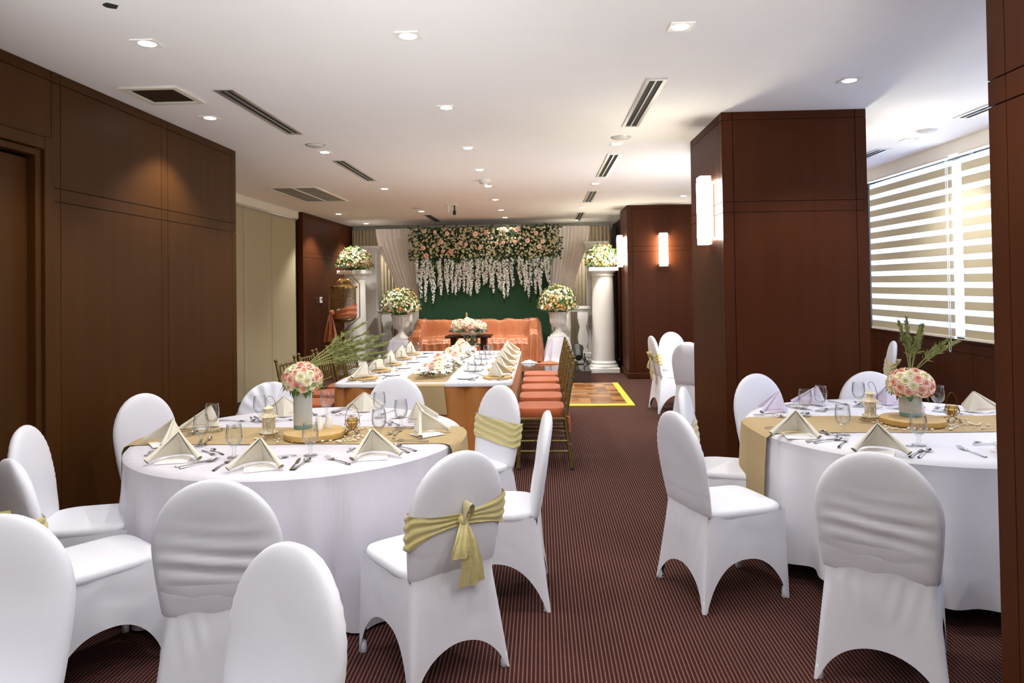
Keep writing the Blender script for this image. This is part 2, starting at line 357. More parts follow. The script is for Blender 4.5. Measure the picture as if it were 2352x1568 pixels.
# ------------------------------------------------------------------ wall sconces
def sconce(label, loc, rz):
    t = thing('wall_sconce', label, 'wall light', loc, rz, 'lit wall sconces')          # local: wall at y=0, glass toward -y
    MB().box(-.05, -.02, .06, .05, -.002, .50).build('backplate', M['alu'], t, False)
    MB().box(-.068, -.115, .04, .068, -.022, .525, .006).build('lamp_shade', M['sconce'], t, False)
    MB().box(-.068, -.115, 0, .068, -.022, .038, .004).build('glass_end', M['sconce_cap'], t, False)
    MB().box(-.068, -.115, .527, .068, -.022, .565, .004).build('glass_end', M['sconce_cap'], t, False)
    for z in (.039, .526):
        MB().box(-.088, -.113, z-.002, .088, -.02, z+.002).build('clip', M['alu'], t, False)
    return t
sconce('large bright wall sconce on the side of the wide wooden pillar', (1.43, 5.83, 1.93), -pi/2)
sconce('glowing wall sconce beside the white column, on the far pillar edge', (1.48, 12.45, 1.91), -pi/2)
sconce('glowing wall sconce on the front of the far wooden pillar', (2.08, 11.93, 1.90), 0)
sconce('wall sconce on the window side of the wide wooden pillar', (2.54, 6.05, 1.93), pi/2)
sconce('wall sconce on the aisle side of the foreground pillar', (1.43, 1.62, 1.93), -pi/2)
sconce('wall sconce on the window side of the foreground pillar', (2.54, 1.7, 1.93), pi/2)

# ------------------------------------------------------------------ ceiling fittings
dl = {}
mb = MB(); q = .062; n = 16
ring = [(.045*cos(2*pi*i/n), .045*sin(2*pi*i/n)) for i in range(n)]
sq = []
for (a, b) in ring:
    k = q/max(abs(a), abs(b)); sq.append((a*k, b*k))
mb.add([(x, y, -.005) for x, y in ring]+[(x, y, -.006) for x, y in sq]+[(x, y, 0) for x, y in sq], [(i, n+i, n+(i+1) % n, (i+1) % n) for i in range(n)]+[(n+i, 2*n+i, 2*n+(i+1) % n, n+(i+1) % n) for i in range(n)])
trim_me = mb.mesh('trim', M['white'], False)
led_me = MB().lathe([(.001, -.0065), (.043, -.006), (.045, -.001)], 16, cap=False).mesh('led_disc', M['led'])
def downlight(x, y, label, e=1.0):
    t = thing('downlight', label, 'ceiling light', (x, y, CE), 0, 'recessed ceiling downlights')
    inst('trim', trim_me, t); inst('led_disc', led_me, t)
    lamp('bulb', 'SPOT', (0, 0, -.03), SPOT_W*e*(2.7 if y > 12 else 1.8 if y > 9 else 1), parent=t, spot_size=radians(112), spot_blend=.45, shadow_soft_size=.045)
rowy = [3.65, 5.15, 6.69, 7.96, 9.3, 10.78, 12.3, 13.67]
for i, y in enumerate(rowy): downlight(-.685, y, 'square ceiling downlight, %s from the camera in the middle line' % ORD[i], .12 if y > 13 else 1)
for i, y in enumerate([3.65, 6.74, 9.35, 12.28]): downlight(-2.10, y, 'square ceiling downlight, %s from the camera in the line beside the long slot vents' % ORD[i])
for i, y in enumerate([3.63, 6.65, 9.26, 12.12, 14.5]): downlight(.745, y, 'square ceiling downlight, %s from the camera in the line along the pillars' % ORD[i])
downlight(-2.545, 5.284, 'square ceiling downlight close to the brown wall, making a scallop of light', 1.3)
downlight(2.07, 4.70, 'square ceiling downlight in the shaded ceiling before the wide pillar')
downlight(3.52, 6.77, 'square ceiling downlight near the window blinds')
downlight(3.52, 3.65, 'square ceiling downlight over the window aisle beside the foreground pillar')
downlight(2.2, 10.74, 'small ceiling downlight before the far pillar, beside the large sconce')
downlight(-3.645, 12.46, 'small ceiling downlight by the far wood wall')
downlight(-3.64, 14.44, 'small ceiling downlight over the white column, nearest the valance')
for i, (x, y) in enumerate([(-2.1, 1.6), (-.685, 1.6), (.745, 1.6), (-2.1, -.6), (-.685, -.6), (.745, -.6), (3.3, -.6), (3.5, 1.2)]):
    downlight(x, y, 'square ceiling downlight behind the camera, number %s of the rear lines' % ORD[i])

def slot_vent(x0, x1, y0, y1, label):
    t = thing('slot_vent', label, 'vent', ((x0+x1)/2, (y0+y1)/2, CE), 0, 'linear slot vents in the ceiling')
    hx, hy = (x1-x0)/2, (y1-y0)/2; f = .026
    MB().box(-hx, -hy, -.008, -hx+f, hy, 0).box(hx-f, -hy, -.008, hx, hy, 0).box(-hx+f, -hy, -.008, hx-f, -hy+f, 0).box(-hx+f, hy-f, -.008, hx-f, hy, 0).build('frame', M['alu'], t, False)
    MB().box(-.006, -hy+f, -.007, .006, hy-f, 0).build('bar', M['alu'], t, False)
    for s in (-1, 1): MB().box(min(s*.006, s*(hx-f)), -hy+f, -.002, max(s*.006, s*(hx-f)), hy-f, 0).build('slot', M['duct'], t, False)
for i, (a, b) in enumerate([(4.53, 5.91), (7.18, 8.63), (12.85, 14.38)]): slot_vent(-2.165, -2.03, a, b, 'long slot vent, %s from the camera on the wood wall side' % ORD[i])
for i, (a, b) in enumerate([(4.55, 5.92), (7.15, 8.68), (9.97, 11.33), (12.93, 14.7)]): slot_vent(.705, .845, a, b, 'long slot vent, %s from the camera on the pillar side' % ORD[i])
for i, (a, b) in enumerate([(4.5, 5.9), (7.2, 8.7)]): slot_vent(3.43, 3.57, a, b, ['long slot vent by the window, cut off by the foreground pillar', 'long slot vent by the window, beside the wide pillar'][i])
def grille(x0, x1, y0, y1, label, nb, split=False):
    t = thing('return_grille', label, 'vent', ((x0+x1)/2, (y0+y1)/2, CE))
    hx, hy = (x1-x0)/2, (y1-y0)/2; f = .04 if not split else .03
    MB().box(-hx, -hy, -.014, -hx+f, hy, 0).box(hx-f, -hy, -.014, hx, hy, 0).box(-hx+f, -hy, -.014, hx-f, -hy+f, 0).box(-hx+f, hy-f, -.014, hx-f, hy, 0).build('frame', M['header'], t, False)
    MB().box(-hx+f, -hy+f, -.002, hx-f, hy-f, 0).build('duct', M['duct'], t, False)
    mb = MB()
    for k in range(nb):
        yy = -hy+f+(2*hy-2*f)*(k+.5)/nb; w = (hy-f)/nb*(.24 if not split else .20)
        mb.add([(-hx+f, yy-w, -.004), (hx-f, yy-w, -.004), (hx-f, yy+w, -.0045), (-hx+f, yy+w, -.0045), (-hx+f, yy-w, -.005), (hx-f, yy-w, -.005), (hx-f, yy+w, -.0055), (-hx+f, yy+w, -.0055)], [(0, 1, 2, 3), (7, 6, 5, 4), (0, 4, 5, 1), (2, 6, 7, 3)])
    mb.build('blades', M['bronze'] if not split else M['header'], t, False, kind='stuff')
    if split: MB().box(-.01, -hy+f, -.014, .01, hy-f, 0).build('bar', M['header'], t, False)
grille(-2.75, -2.36, 4.43, 4.84, 'square return grille with bronze blades and cream frame near the brown wall', 14)
grille(-3.61, -2.94, 9.02, 10.6, 'large pale rectangular return grille before the beige partition', 30, True)
disc_me = MB().lathe([(.001, -.014), (.075, -.012), (.082, 0)], 24, cap=False).mesh('cover', M['grey'])
for x, y, l in [(-2.085, 6.4, 'flat round ceiling speaker beside the slot vent on the wood wall side'), (.747, 6.357, 'flat round ceiling speaker before the wide pillar'), (3.47, 6.355, 'flat round ceiling speaker near the window'), (-2.085, 11.72, 'small flat round ceiling speaker before the stage'), (-3.47, 12.73, 'small flat round ceiling speaker by the far wood wall')]:
    t = thing('ceiling_speaker', l, 'ceiling speaker', (x, y, CE), 0, 'flat round ceiling speakers'); inst('cover', disc_me, t)
    MB().lathe([(.085, -.004), (.092, -.003), (.094, 0)], 24, cap=False).build('rim', M['alu'], t)
t = thing('smoke_detector', 'white smoke detector hanging under the ceiling in the middle line of lights', 'smoke detector', (-.685, 8.755, CE))
MB().lathe([(.075, 0), (.075, -.035), (.055, -.05), (.001, -.052)], 20, cap=False).build('body', M['grey'], t)
MB().lathe([(.03, -.05), (.032, -.075), (.001, -.078)], 14, cap=False).build('sensor', M['white'], t)
t = thing('ceiling_mount', 'white sprinkler stub under the ceiling before the floral backdrop', 'sprinkler', (-1.5, 11.36, CE))
MB().lathe([(.06, 0), (.06, -.012), (.02, -.02), (.016, -.12), (.001, -.122)], 14, cap=False).build('pipe', M['grey'], t)
MB().lathe([(.024, -.12), (.024, -.126), (.001, -.127)], 12, cap=False).build('head', M['alu'], t)
t = thing('ceiling_mount', 'black hanging microphone stub under the ceiling before the floral backdrop', 'microphone', (-1.4, 11.376, CE))
MB().lathe([(.06, 0), (.06, -.012), (.001, -.014)], 14, cap=False).build('plate', M['grey'], t)
MB().tube([(0, 0, -.01), (.0, 0, -.08), (.005, 0, -.12)], .012, 8).build('cord', M['dark'], t)
MB().lathe([(.012, -.09), (.028, -.11), (.026, -.16), (.001, -.172)], 12, cap=False).build('capsule', M['dark'], t)
tag(MB().lathe([(.001, -.004), (.02, -.006), (.03, -.003), (.034, 0)], 9, flute=.15, nf=4, cap=False).build('ceiling_hook', M['duct'], loc=(-1.99, 3.155, CE)), 'small dark broken fixing left in the white ceiling', 'fixing')

# ------------------------------------------------------------------ blinds
def blind(y0, y1, label, nb=13):
    t = thing('roller_blind', label, 'blind', (XR-.055, y0, 0), 0, 'striped roller blinds')
    L = y1-y0; z0, z1 = 1.045, WZ1-.02
    pitch = (z1-z0-.04)/nb
    MB().box(-.03, 0, z1-.0, .03, L, z1+.02).build('headrail', M['white'], t, False)
    MB().box(-.012, 0, z0-.014, .012, L, z0+.012, .003).build('bottom_rail', M['white'], t, False)
    for k in range(nb):
        a = z0+.012+k*pitch; sh = pitch*.42
        MB().box(-.0015, .0, a, .0015, L, a+pitch-sh).build('opaque_band', M['blind'], t, False)
        MB().box(-.0012, .0, a+pitch-sh, .0012, L, a+pitch).build('sheer_band', M['sheer_band'], t, False)
    MB().tube([(-.03, .03, z1), (-.03, .03, z0-.13), (-.03, .045, z0-.145), (-.03, .06, z0-.13), (-.03, .06, z1)], .004, 5).build('bead_cord', M['cord'], t)
blind(6.99, 8.70, 'wide striped roller blind filling the window between the pillars')
blind(5.13, 6.84, 'striped roller blind mostly hidden by the foreground pillar')
blind(3.22, 4.96, 'striped roller blind behind the foreground pillar'); blind(1.37, 3.06, 'striped roller blind beside the foreground pillar')

# ------------------------------------------------------------------ banquet chairs in stretch covers
CH_TOP = .95
def back_mesh(kind):
    mb = MB(); zb, zt = .415, CH_TOP; zc = .695
    def hw(z):
        if z > zc: return .229*math.sqrt(max(0, 1-((z-zc)/(zt-zc))**2))
        t = (z-zb)/(zc-zb)
        return (.229-.025*(1-t)**1.6)*(1-.35*max(0, 1-t*7)**2)
    def yc(z): return -.205-.085*(z-zb)/(zt-zb)
    def side(sg):
        def fn(u, v):
            if v < .5: z = zb+(zc-zb)*v/.5
            else: z = zc+(zt-zc)*sin((v-.5)/.5*pi/2)
            uu = (2*u-1); uu = math.copysign(abs(uu)**.8, uu) if uu else 0
            x = hw(z)*uu
            d = 1-(1-abs(uu)**5)*(1-min(1, abs((z-.68)/.2701))**7)
            th = .030*math.sqrt(max(0, 1-d))
            if abs(uu) > .999 or v > .999 or v < .001: th = 0.0
            w = 0
            if kind == 'wrinkled' and sg < 0:
                win = max(0, 1-abs((z-.66)/.17))*(1-abs(uu)**3)
                w = .0055*sin(z*95+1.2*sin(x*7)+3*noise.noise((x*4, z*3, 1)))*win
            if kind == 'gathered' and z > .7:
                w = .012*sin(math.atan2(x, z-.70)*17+1)*min(1, (z-.7)*5)*(1-.6*abs(uu)**6)
            w += .0035*noise.noise((x*9, z*7, sg*3+len(kind)))+.002*sin(math.atan2(x, z-.66)*40)*max(0, abs(uu)-.75)*4*(z > .6)
            return (x, yc(z)+sg*(th)+w*(1 if sg < 0 else -1)*(0 if th == 0 else 1), z)
        return fn
    mb.grid(side(1), 26, 40); mb.grid(side(-1), 26, 40)
    me = mb.mesh('backrest', M['spandex'], True)
    import bmesh
    bm = bmesh.new(); bm.from_mesh(me); bmesh.ops.remove_doubles(bm, verts=bm.verts, dist=.0006); bmesh.ops.recalc_face_normals(bm, faces=bm.faces); bm.to_mesh(me); bm.free()
    me.polygons.foreach_set('use_smooth', [True]*len(me.polygons)); return me
def seat_mesh():
    mb = MB()
    def fn(u, v):
        a = 2*pi*u
        prof = [(.93, .395), (.96, .43), (.995, .448), (.965, .468), (.86, .476), (.6, .481), (.3, .483), (.0, .484)]
        k = v*(len(prof)-1); i = min(int(k), len(prof)-2); f = k-i
        r = prof[i][0]*(1-f)+prof[i+1][0]*f; z = prof[i][1]*(1-f)+prof[i+1][1]*f
        c, s = cos(a), sin(a); e = .38
        x = math.copysign(abs(c)**e, c)*.210*r; y = math.copysign(abs(s)**e, s)*.226*r+.014
        return (x, y, z+.0025*noise.noise((x*10, y*10, 0))*(1 if v > .5 else 0))
    mb.grid(fn, 48, 14, True)
    return mb.mesh('seat', M['spandex'])
def back_y(x, z):
    uu = min(1, abs(x)/max(.01, bhw(z)))
    d = 1-(1-uu**5)*(1-min(1, abs((z-.68)/.2701))**7)
    return -.205-.085*(z-.415)/(CH_TOP-.415)-.030*math.sqrt(max(0, 1-d))
def bhw(z):
    zb, zt, zc = .415, CH_TOP, .695
    if z > zc: return .229*math.sqrt(max(0, 1-((z-zc)/(zt-zc))**2))
    t = (z-zb)/(zc-zb); return .229-.025*(1-t)**1.6
def skirt_mesh():
    mb = MB(); zt = .44
    top = [Vector((-.208, .236, 0)), Vector((.208, .236, 0)), Vector((.198, -.222, 0)), Vector((-.198, -.222, 0))]
    foot = [Vector((-.218, .245, 0)), Vector((.218, .245, 0)), Vector((.245, -.285, 0)), Vector((-.245, -.285, 0))]
    H = [.23, .225, .165, .225]; ZT = .57
    for k in range(4):
        A, B = k, (k+1) % 4
        nrm = (top[A]+top[B])/2; nrm.z = 0; nrm.normalize()
        def fn(u, v, A=A, B=B, k=k, nrm=nrm):
            s = abs(2*u-1); zb = H[k]*max(0, 1-min(1, s/.90)**2.3)**.62
            z0 = ZT if k == 2 else .452
            z = z0+(zb-z0)*v
            if k == 2 and z > zt:                                # rear panel hugging the backrest
                x = -(2*u-1)*(bhw(z)*.985); q = (z-zt)/(ZT-zt)
                ya = back_y(x, z)-.0012-.004*math.sin(pi*q)*(1-s**4); yb = -.222-.016*(1-s**4)
                q = q*q*(3-2*q)
                return (x*q+(1-q)*(-(2*u-1)*.198), ya*q+yb*(1-q), z)
            t = max(0, (zt-z)/zt)
            ca = top[A].lerp(foot[A], t); cb = top[B].lerp(foot[B], t)
            p = ca.lerp(cb, u)
            rd = 4*u*(1-u)
            p = p-nrm*(.022*rd*t*(1-.2*t)-(.016*(1-s**4)*(1-t) if k == 2 else 0))+nrm*.004*noise.noise((u*5+k*3, v*3, 2))*rd
            cr = max(0, s-.9)/.1                       # round the corners
            p = p-(p.normalized())*(.010*cr*cr)
            if k == 2: p = p+nrm*.006*math.sin((1-s)*22+z*30)*max(0, 1-t*2.2)*s*(1-s)*4
            return (p.x, p.y, z)
        mb.grid(fn, 30, 18)
    return mb.mesh('skirt', M['spandex'], True, 60)
leg_me = MB().lathe([(.014, 0), (.016, .02), (.012, .022), (.012, .42)], 8).mesh('leg', M['dark'])
foot_me = MB().lathe([(.013, .0), (.0175, .003), (.0165, .03), (.012, .06)], 8).mesh('foot_pocket', M['spandex'])
SEATM, SKIRTM = seat_mesh(), skirt_mesh()
BACKM = {k: back_mesh(k) for k in ('smooth', 'wrinkled', 'gathered')}
def bhw(z):
    zb, zt, zc = .415, CH_TOP, .695
    if z > zc: return .229*math.sqrt(max(0, 1-((z-zc)/(zt-zc))**2))
    t = (z-zb)/(zc-zb); return .229-.025*(1-t)**1.6
def sash_meshes():
    mb = MB()
    def fn(u, v):
        a = 2*pi*u                                  # a = 0 at the rear middle
        rear = max(0, cos(a)); k = abs(math.sin(a/2))
        zc = .662+.012*(1-k)+.010*sin(a); hh = .074-.048*max(0, 1-min(1, abs(math.atan2(sin(a), cos(a)))/1.35))**1.2
        z = zc+hh*(2*v-1)
        w = bhw(z)+.006; s = sin(a); c = cos(a)
        x = w*math.copysign(abs(s)**.55, s); y = -.205-.085*(z-.415)/.535-math.copysign(abs(c)**.45, c)*.037
        ple = .004*sin(v*22+3*sin(a*2)+2*noise.noise((a, v*2, 0)))
        return (x+ple*s, y-ple*c, z)
    mb.grid(fn, 56, 18, True); band = mb.mesh('sash', M['sash'])
    yk = -.292
    kn = MB().ball((0, yk, .672), .021, 12, 8, 1.1).mesh('knot', M['sash'])
    def strip(pts, w0, w1, name):
        m = MB(); P = [Vector(p) for p in pts]
        def fs(u, v):
            k = v*(len(P)-1); i = min(int(k), len(P)-2); p = P[i].lerp(P[i+1], k-i)
            w = w0+(w1-w0)*v
            return (p.x+(u-.5)*w, p.y-.010*abs(sin(u*9+v*2))*(.4+v), p.z+.012*(u-.5)*v+.006*sin(u*7)*v)
        m.grid(fs, 12, 14); return m.mesh(name, M['sash'])
    t1 = strip([(0, yk-.008, .665), (.012, yk-.018, .60), (.03, yk-.010, .50), (.036, yk+.010, .40)], .035, .135, 'tail')
    t2 = strip([(0, yk-.008, .665), (-.02, yk-.024, .62), (-.035, yk-.03, .57), (-.03, yk-.026, .535)], .035, .11, 'tail')
    m = MB()
    def lp(u, v):
        a = 2*pi*v; r = .052*sin(a/2)
        return (.012+.017*sin(a)*1.0+(u-.5)*.01, yk-.012-.02*sin(a/2)+(u-.5)*.065*sin(a/2), .672+.078*(.5-.5*cos(a)))
    m.grid(lp, 5, 18); loop = m.mesh('loop', M['sash'])
    return band, kn, t1, t2, loop
SASH = sash_meshes()
def chair(label, tx, ty, fx, fy, kind='smooth', sash=False, group='white covered banquet chairs', blue=False):
    """tx,ty: point under the middle of the top of the back; fx,fy: where the sitter looks"""
    L = math.hypot(fx, fy); fx /= L; fy /= L
    t = thing('banquet_chair', label, 'chair', (tx+fx*.27, ty+fy*.27, 0), facing(fx, fy), group)
    inst('backrest', BACKM[kind], t); inst('seat', SEATM, t); inst('skirt', SKIRTM, t)
    for (x, y, rx, ry) in ((-.198, .222, 0, .03), (.198, .222, 0, -.03), (.222, -.262, -.16, -.10), (-.222, -.262, -.16, .10)):
        lg = inst('leg', leg_me, t, (x, y, 0), (rx, ry, 0))
        inst('foot_pocket', foot_me, lg, (0, 0, 0), (-rx, -ry, 0))
    if sash:
        b = inst('sash', SASH[0], t); inst('knot', SASH[1], b); inst('tail', SASH[2], b); inst('tail', SASH[3], b); inst('loop', SASH[4], b)
    return t
T1 = Vector((-1.40, 4.04, 0)); T2 = Vector((2.17, 4.22, 0)); TR = .93; TZ = .768
CH = [  # key, label, top x, y, facing, kind, sash
    ('plain white chair with its back against the brown door wall', -2.58, 3.40, .96, .28, 'smooth', 0),
    ('gold sashed white chair half cut by the frame edge, seen edge-on', -2.13, 2.74, .60, .80, 'smooth', 1),
    ('plain white chair before the brown wall panel joint, behind the round table', -2.58, 4.42, .93, -.37, 'smooth', 0),
    ('gold sashed white chair with gathered fan-fold top, before the beige partition', -1.94, 4.92, .42, -.91, 'gathered', 1),
    ('plain white chair between round table and the end of the long table', -1.09, 5.17, -.15, -.98, 'smooth', 0),
    ('gold sashed white chair beside the terracotta cushioned chairs', -.285, 4.66, -.75, -.66, 'smooth', 1),
    ('plain white chair in the aisle seen edge-on, behind the gold bow chair', .01, 3.71, -1, -.02, 'smooth', 0),
    ('white chair showing the gold organza bow on its back', -.345, 2.84, -.64, .77, 'smooth', 1),
    ('wrinkled-back white chair facing the round table, in front of the tablecloth', -1.165, 2.44, -.13, .99, 'wrinkled', 0),
    ('plain white chair cut off by the frame corner, its front towards the camera', -1.645, 2.03, .23, -.97, 'smooth', 0),
    ('plain white chair lowest in the picture with its front towards the camera', -.665, 1.80, -.52, -.85, 'smooth', 0),
    ('plain white chair at the aisle side of the burlap overhang, its grey back visible', .70, 3.68, .94, .33, 'smooth', 0),
    ('gold sashed white chair behind the aisle chair, beside the wide pillar', .915, 4.52, .95, -.30, 'smooth', 1),
    ('plain white chair right before the wide wooden pillar', 1.56, 5.14, .40, -.91, 'smooth', 0),
    ('gold sashed white chair behind the ivory lantern, under the blind', 2.40, 5.21, -.15, -.98, 'smooth', 1),
    ('white chair beyond the wire candle holder, mostly behind the foreground pillar', 3.42, 4.62, -.95, -.3, 'smooth', 0),
    ('wrinkled-back white chair beside the foreground pillar, largest in view', 1.30, 2.80, .50, .86, 'wrinkled', 0),
    ('white chair squeezed behind the foreground pillar, only its side showing', 2.27, 2.62, .0, 1, 'smooth', 0),
    ('gold bow white chair seen edge-on beside the far pillar', 1.41, 8.93, .99, .1, 'smooth', 1),
    ('plain white chair facing forward before the far pillar', 1.77, 9.6, .45, -.9, 'smooth', 0),
    ('grey-shaded white chair back cut by the edge of the wide pillar', 1.66, 7.95, .62, .78, 'smooth', 0),
    ('sashed white chair by the wainscot under the window, seen edge-on', 3.84, 7.82, -.94, .30, 'smooth', 1),
    ('white chair almost hidden behind the wide pillar, under the window', 3.66, 8.75, -.3, -.95, 'smooth', 0),
]
for l, x, y, fx, fy, k, s in CH: chair(l, x, y, fx, fy, k, bool(s))

# ------------------------------------------------------------------ round tables
def round_cloth(name, label, c, hem, matl, seed, folds, phase=0):
    mb = MB()
    prof = [(0, TZ), (.35, TZ), (.7, TZ), (.88, TZ-.0005), (.915, TZ-.006), (.93, TZ-.022)]
    nb = 20
    rows = prof+[(None, j/nb) for j in range(1, nb+1)]
    def fn(u, v):
        k = min(int(round(v*(len(rows)-1))), len(rows)-1); r, z = rows[k]; a = 2*pi*u
        if r is not None: return (r*cos(a), r*sin(a), z)
        t = z; zz = TZ-.022-(TZ-.022-hem)*t
        f = sin(a*folds+phase+1.3*sin(a*3+seed))*.5+.5*sin(a*(folds*1.7)+seed*2+2*noise.noise((cos(a)*2, sin(a)*2, seed)))
        r = .924+.022*t+f*.055*t**.9+.006*noise.noise((cos(a)*5, sin(a)*5, t*3+seed))
        return (r*cos(a), r*sin(a), zz)
    mb.grid(fn, 240, len(rows)-1, True)
    o = mb.build(name, matl, loc=(c.x, c.y, 0)); return tag(o, label, 'tablecloth')
round_cloth('tablecloth', 'shiny white satin tablecloth falling to the floor on the round table before the long table', T1, .015, M['satin_white'], 3.1, 19)
round_cloth('tablecloth', 'white tablecloth on the round table between wide and foreground pillars, hem above carpet', T2, .11, M['linen'], 8.7, 13)
def runner(label, c, y0, y1, drop0, drop1, seed):
    mb = MB(); yc = (y0+y1)/2
    def fn(u, v):
        y = (y0+(y1-y0)*u)-c.y
        xr = math.sqrt(TR**2-y*y)+.012
        L = 2*xr+drop0+drop1; s = v*L
        y += .012*noise.noise((s*4, seed, 0))+.006*sin(s*9+seed)
        z = TZ+.003+.003*max(0, noise.noise((s*6, y*6, seed)))
        if s < drop0: x = -xr-.01-.02*sin((drop0-s)*4)-.01*sin(u*9)*(drop0-s); z = TZ-.01-(drop0-s)
        elif s > L-drop1: x = xr+.01+.02*sin((s-L+drop1)*4)+.012*sin(u*8)*(s-L+drop1); z = TZ-.01-(s-L+drop1)
        else: x = -xr+(s-drop0)
        ed = min(abs(x+xr), abs(x-xr))
        if abs(x) < xr and ed < .05: z -= .012*(1-ed/.05)**2
        return (x, y, z)
    mb.grid(fn, 12, 110)
    o = mb.build('table_runner', M['burlap'], loc=(c.x, c.y, 0)); tag(o, label, 'table runner')
runner('burlap runner across the satin covered round table, under the slim vase', T1, 3.75, 4.21, .40, .40, 1)
runner('burlap runner across the round table beside the foreground pillar, hanging low at the aisle', T2, 3.97, 4.45, .50, .5, 5)

# ------------------------------------------------------------------ table ware prototypes
goblet_me = MB().lathe([(.0005, .0015), (.034, .002), (.035, .004), (.012, .010), (.0075, .016), (.0105, .026), (.0075, .034), (.0085, .046), (.013, .054), (.026, .064), (.036, .080), (.0405, .102), (.0395, .130), (.0355, .158), (.0345, .166), (.0338, .166), (.0345, .158), (.0383, .130), (.0393, .102), (.035, .081), (.024, .066), (.0005, .058)], 24, cap=False).mesh('goblet', M['glass'], True)
def goblet(x, y, z, label, group):
    o = inst('goblet', goblet_me, None, (x, y, z), (0, 0, random.random()*6)); return tag(o, label, 'glass', group)
def cutlery():
    f = MB(); n = 3
    def handle(mb, y0, y1, w0, w1, z0=.003):
        def fn(u, v):
            y = y0+(y1-y0)*v; w = w0+(w1-w0)*v**2.2
            a = 2*pi*u; return (cos(a)*w, y, z0+sin(a)*.0018+.006*sin(v*pi)*(.5))
        mb.grid(fn, 8, 8, True)
    # local +Y: head, -Y: handle end
    handle(f, .03, -.10, .0032, .0085)
    def blade(u, v): return ((2*u-1)*(.004+.009*min(1, v*2.2)), .03+.04*v, .004+.003*sin(v*3)-.002*(1-(2*u-1)**2))
    f.grid(blade, 6, 6)
    for k in range(4):
        x = -.0105+.007*k
        f.tube([(x, .068, .004), (x, .088, .007), (x*.95, .105, .012)], [.0018, .0016, .0008], 5)
    fork = f.mesh('fork', M['steel'])
    s = MB(); handle(s, .035, -.10, .003, .0085)
    def bowl(u, v):
        a = pi*v; w = .019*max(0.05, sin(a))**.7; t = 2*u-1
        return (t*w, .035+.06*v, .009-.008*(1-t*t)*sin(a)+.004*v)
    s.grid(bowl, 8, 10); spoon = s.mesh('spoon', M['steel'])
    k = MB(); handle(k, .01, -.11, .0045, .0085)
    def kb(u, v): 
        w = .0095*(1-.75*max(0, (v-.7)/.3)**2); return ((u-.35)*2*w*.9, .01+.105*v, .004+.0012*(1 if u > .5 else -1)*(1-u))
    k.grid(kb, 4, 8); knife = k.mesh('knife', M['steel'])
    return fork, spoon, knife
FORK, SPOON, KNIFE = cutlery()
for me in (SPOON, FORK, KNIFE): pass
def pyramid_mesh(mat_):
    mb = MB(); A = Vector((0, .012, .128)); Mp = Vector((0, .075, .006)); 
    for sg in (-1, 1):
        Lp = Vector((sg*.118, -.098, .013)); nrm = (Mp-A).cross(Lp-A)*(-sg); nrm.normalize()
        for k, off in ((0, 0.0), (1, -.008)):
            def fn(u, v, Lp=Lp, off=off, nrm=nrm, sg=sg):
                r = A.lerp(Mp, v); o = A.lerp(Lp, v)
                p = r.lerp(o, u)
                bul = .030*sin(pi*min(1, u*1.05))*v**.7*(1-.35*v)
                p = p+nrm*(bul+off)
                p.z = max(.003, p.z)
                return tuple(p)
            mb.grid(fn, 10, 10)
        # rolled outer fold: a flattened tube widening to the open end
        P = [A.lerp(Lp, t)+nrm*.004 for t in (0, .15, .35, .55, .75, .9, 1.0)]
        mb.tube(P, [.003, .005, .007, .009, .011, .013, .0145], 10, cap=False)
        mb.tube(P, [.001, .003, .005, .007, .009, .0105, .0115], 10, cap=False)
    return mb.mesh('fold', mat_)
def hem_mesh():
    mb = MB(); A = Vector((0, .012, .128)); Mp = Vector((0, .075, .006))
    for sg in (-1, 1):
        Lp = Vector((sg*.118, -.098, .013)); nrm = (Mp-A).cross(Lp-A)*(-sg); nrm.normalize()
        pts = []
        for i in range(9):
            u = .2+.78*i/8; v = .90
            p = A.lerp(Mp, v).lerp(A.lerp(Lp, v), u)+nrm*(.030*sin(pi*min(1, u*1.05))*v**.7*(1-.35*v)+.0012)
            pts.append(tuple(p))
        mb.tube(pts, .0009, 4)
    return mb.mesh('stitched_hem', M['hem'])
PYR = {0: pyramid_mesh(M['napkin']), 1: pyramid_mesh(M['napkin2'])}; HEM = hem_mesh()
base_me = MB().box(-.075, -.085, 0, .075, .055, .0025).mesh('base_fold', M['paper'], False)
def napkin(x, y, z, ox, oy, label, group, lil=0, rot=0, sc=1.0, flat=True):
    """ox,oy: direction of the diner (open side)"""
    t = thing('folded_napkin', label, 'napkin', (x, y, z), facing(-ox, -oy)+rot, group); t.scale = (sc, sc, sc)
    inst('fold', PYR[lil], t, (0, 0, .002)); inst('stitched_hem', HEM, t, (0, 0, .002))
    if flat: inst('base_fold', base_me, t, (random.uniform(-.01, .02), -.02, .0), (0, 0, random.uniform(-.3, .3)))
    return t
def piece(name, me, x, y, z, ang, label, group, sc=1.0):
    o = inst(name, me, None, (x, y, z), (0, 0, ang), (sc, sc, sc)); return tag(o, label, name, group)
CUP = 0
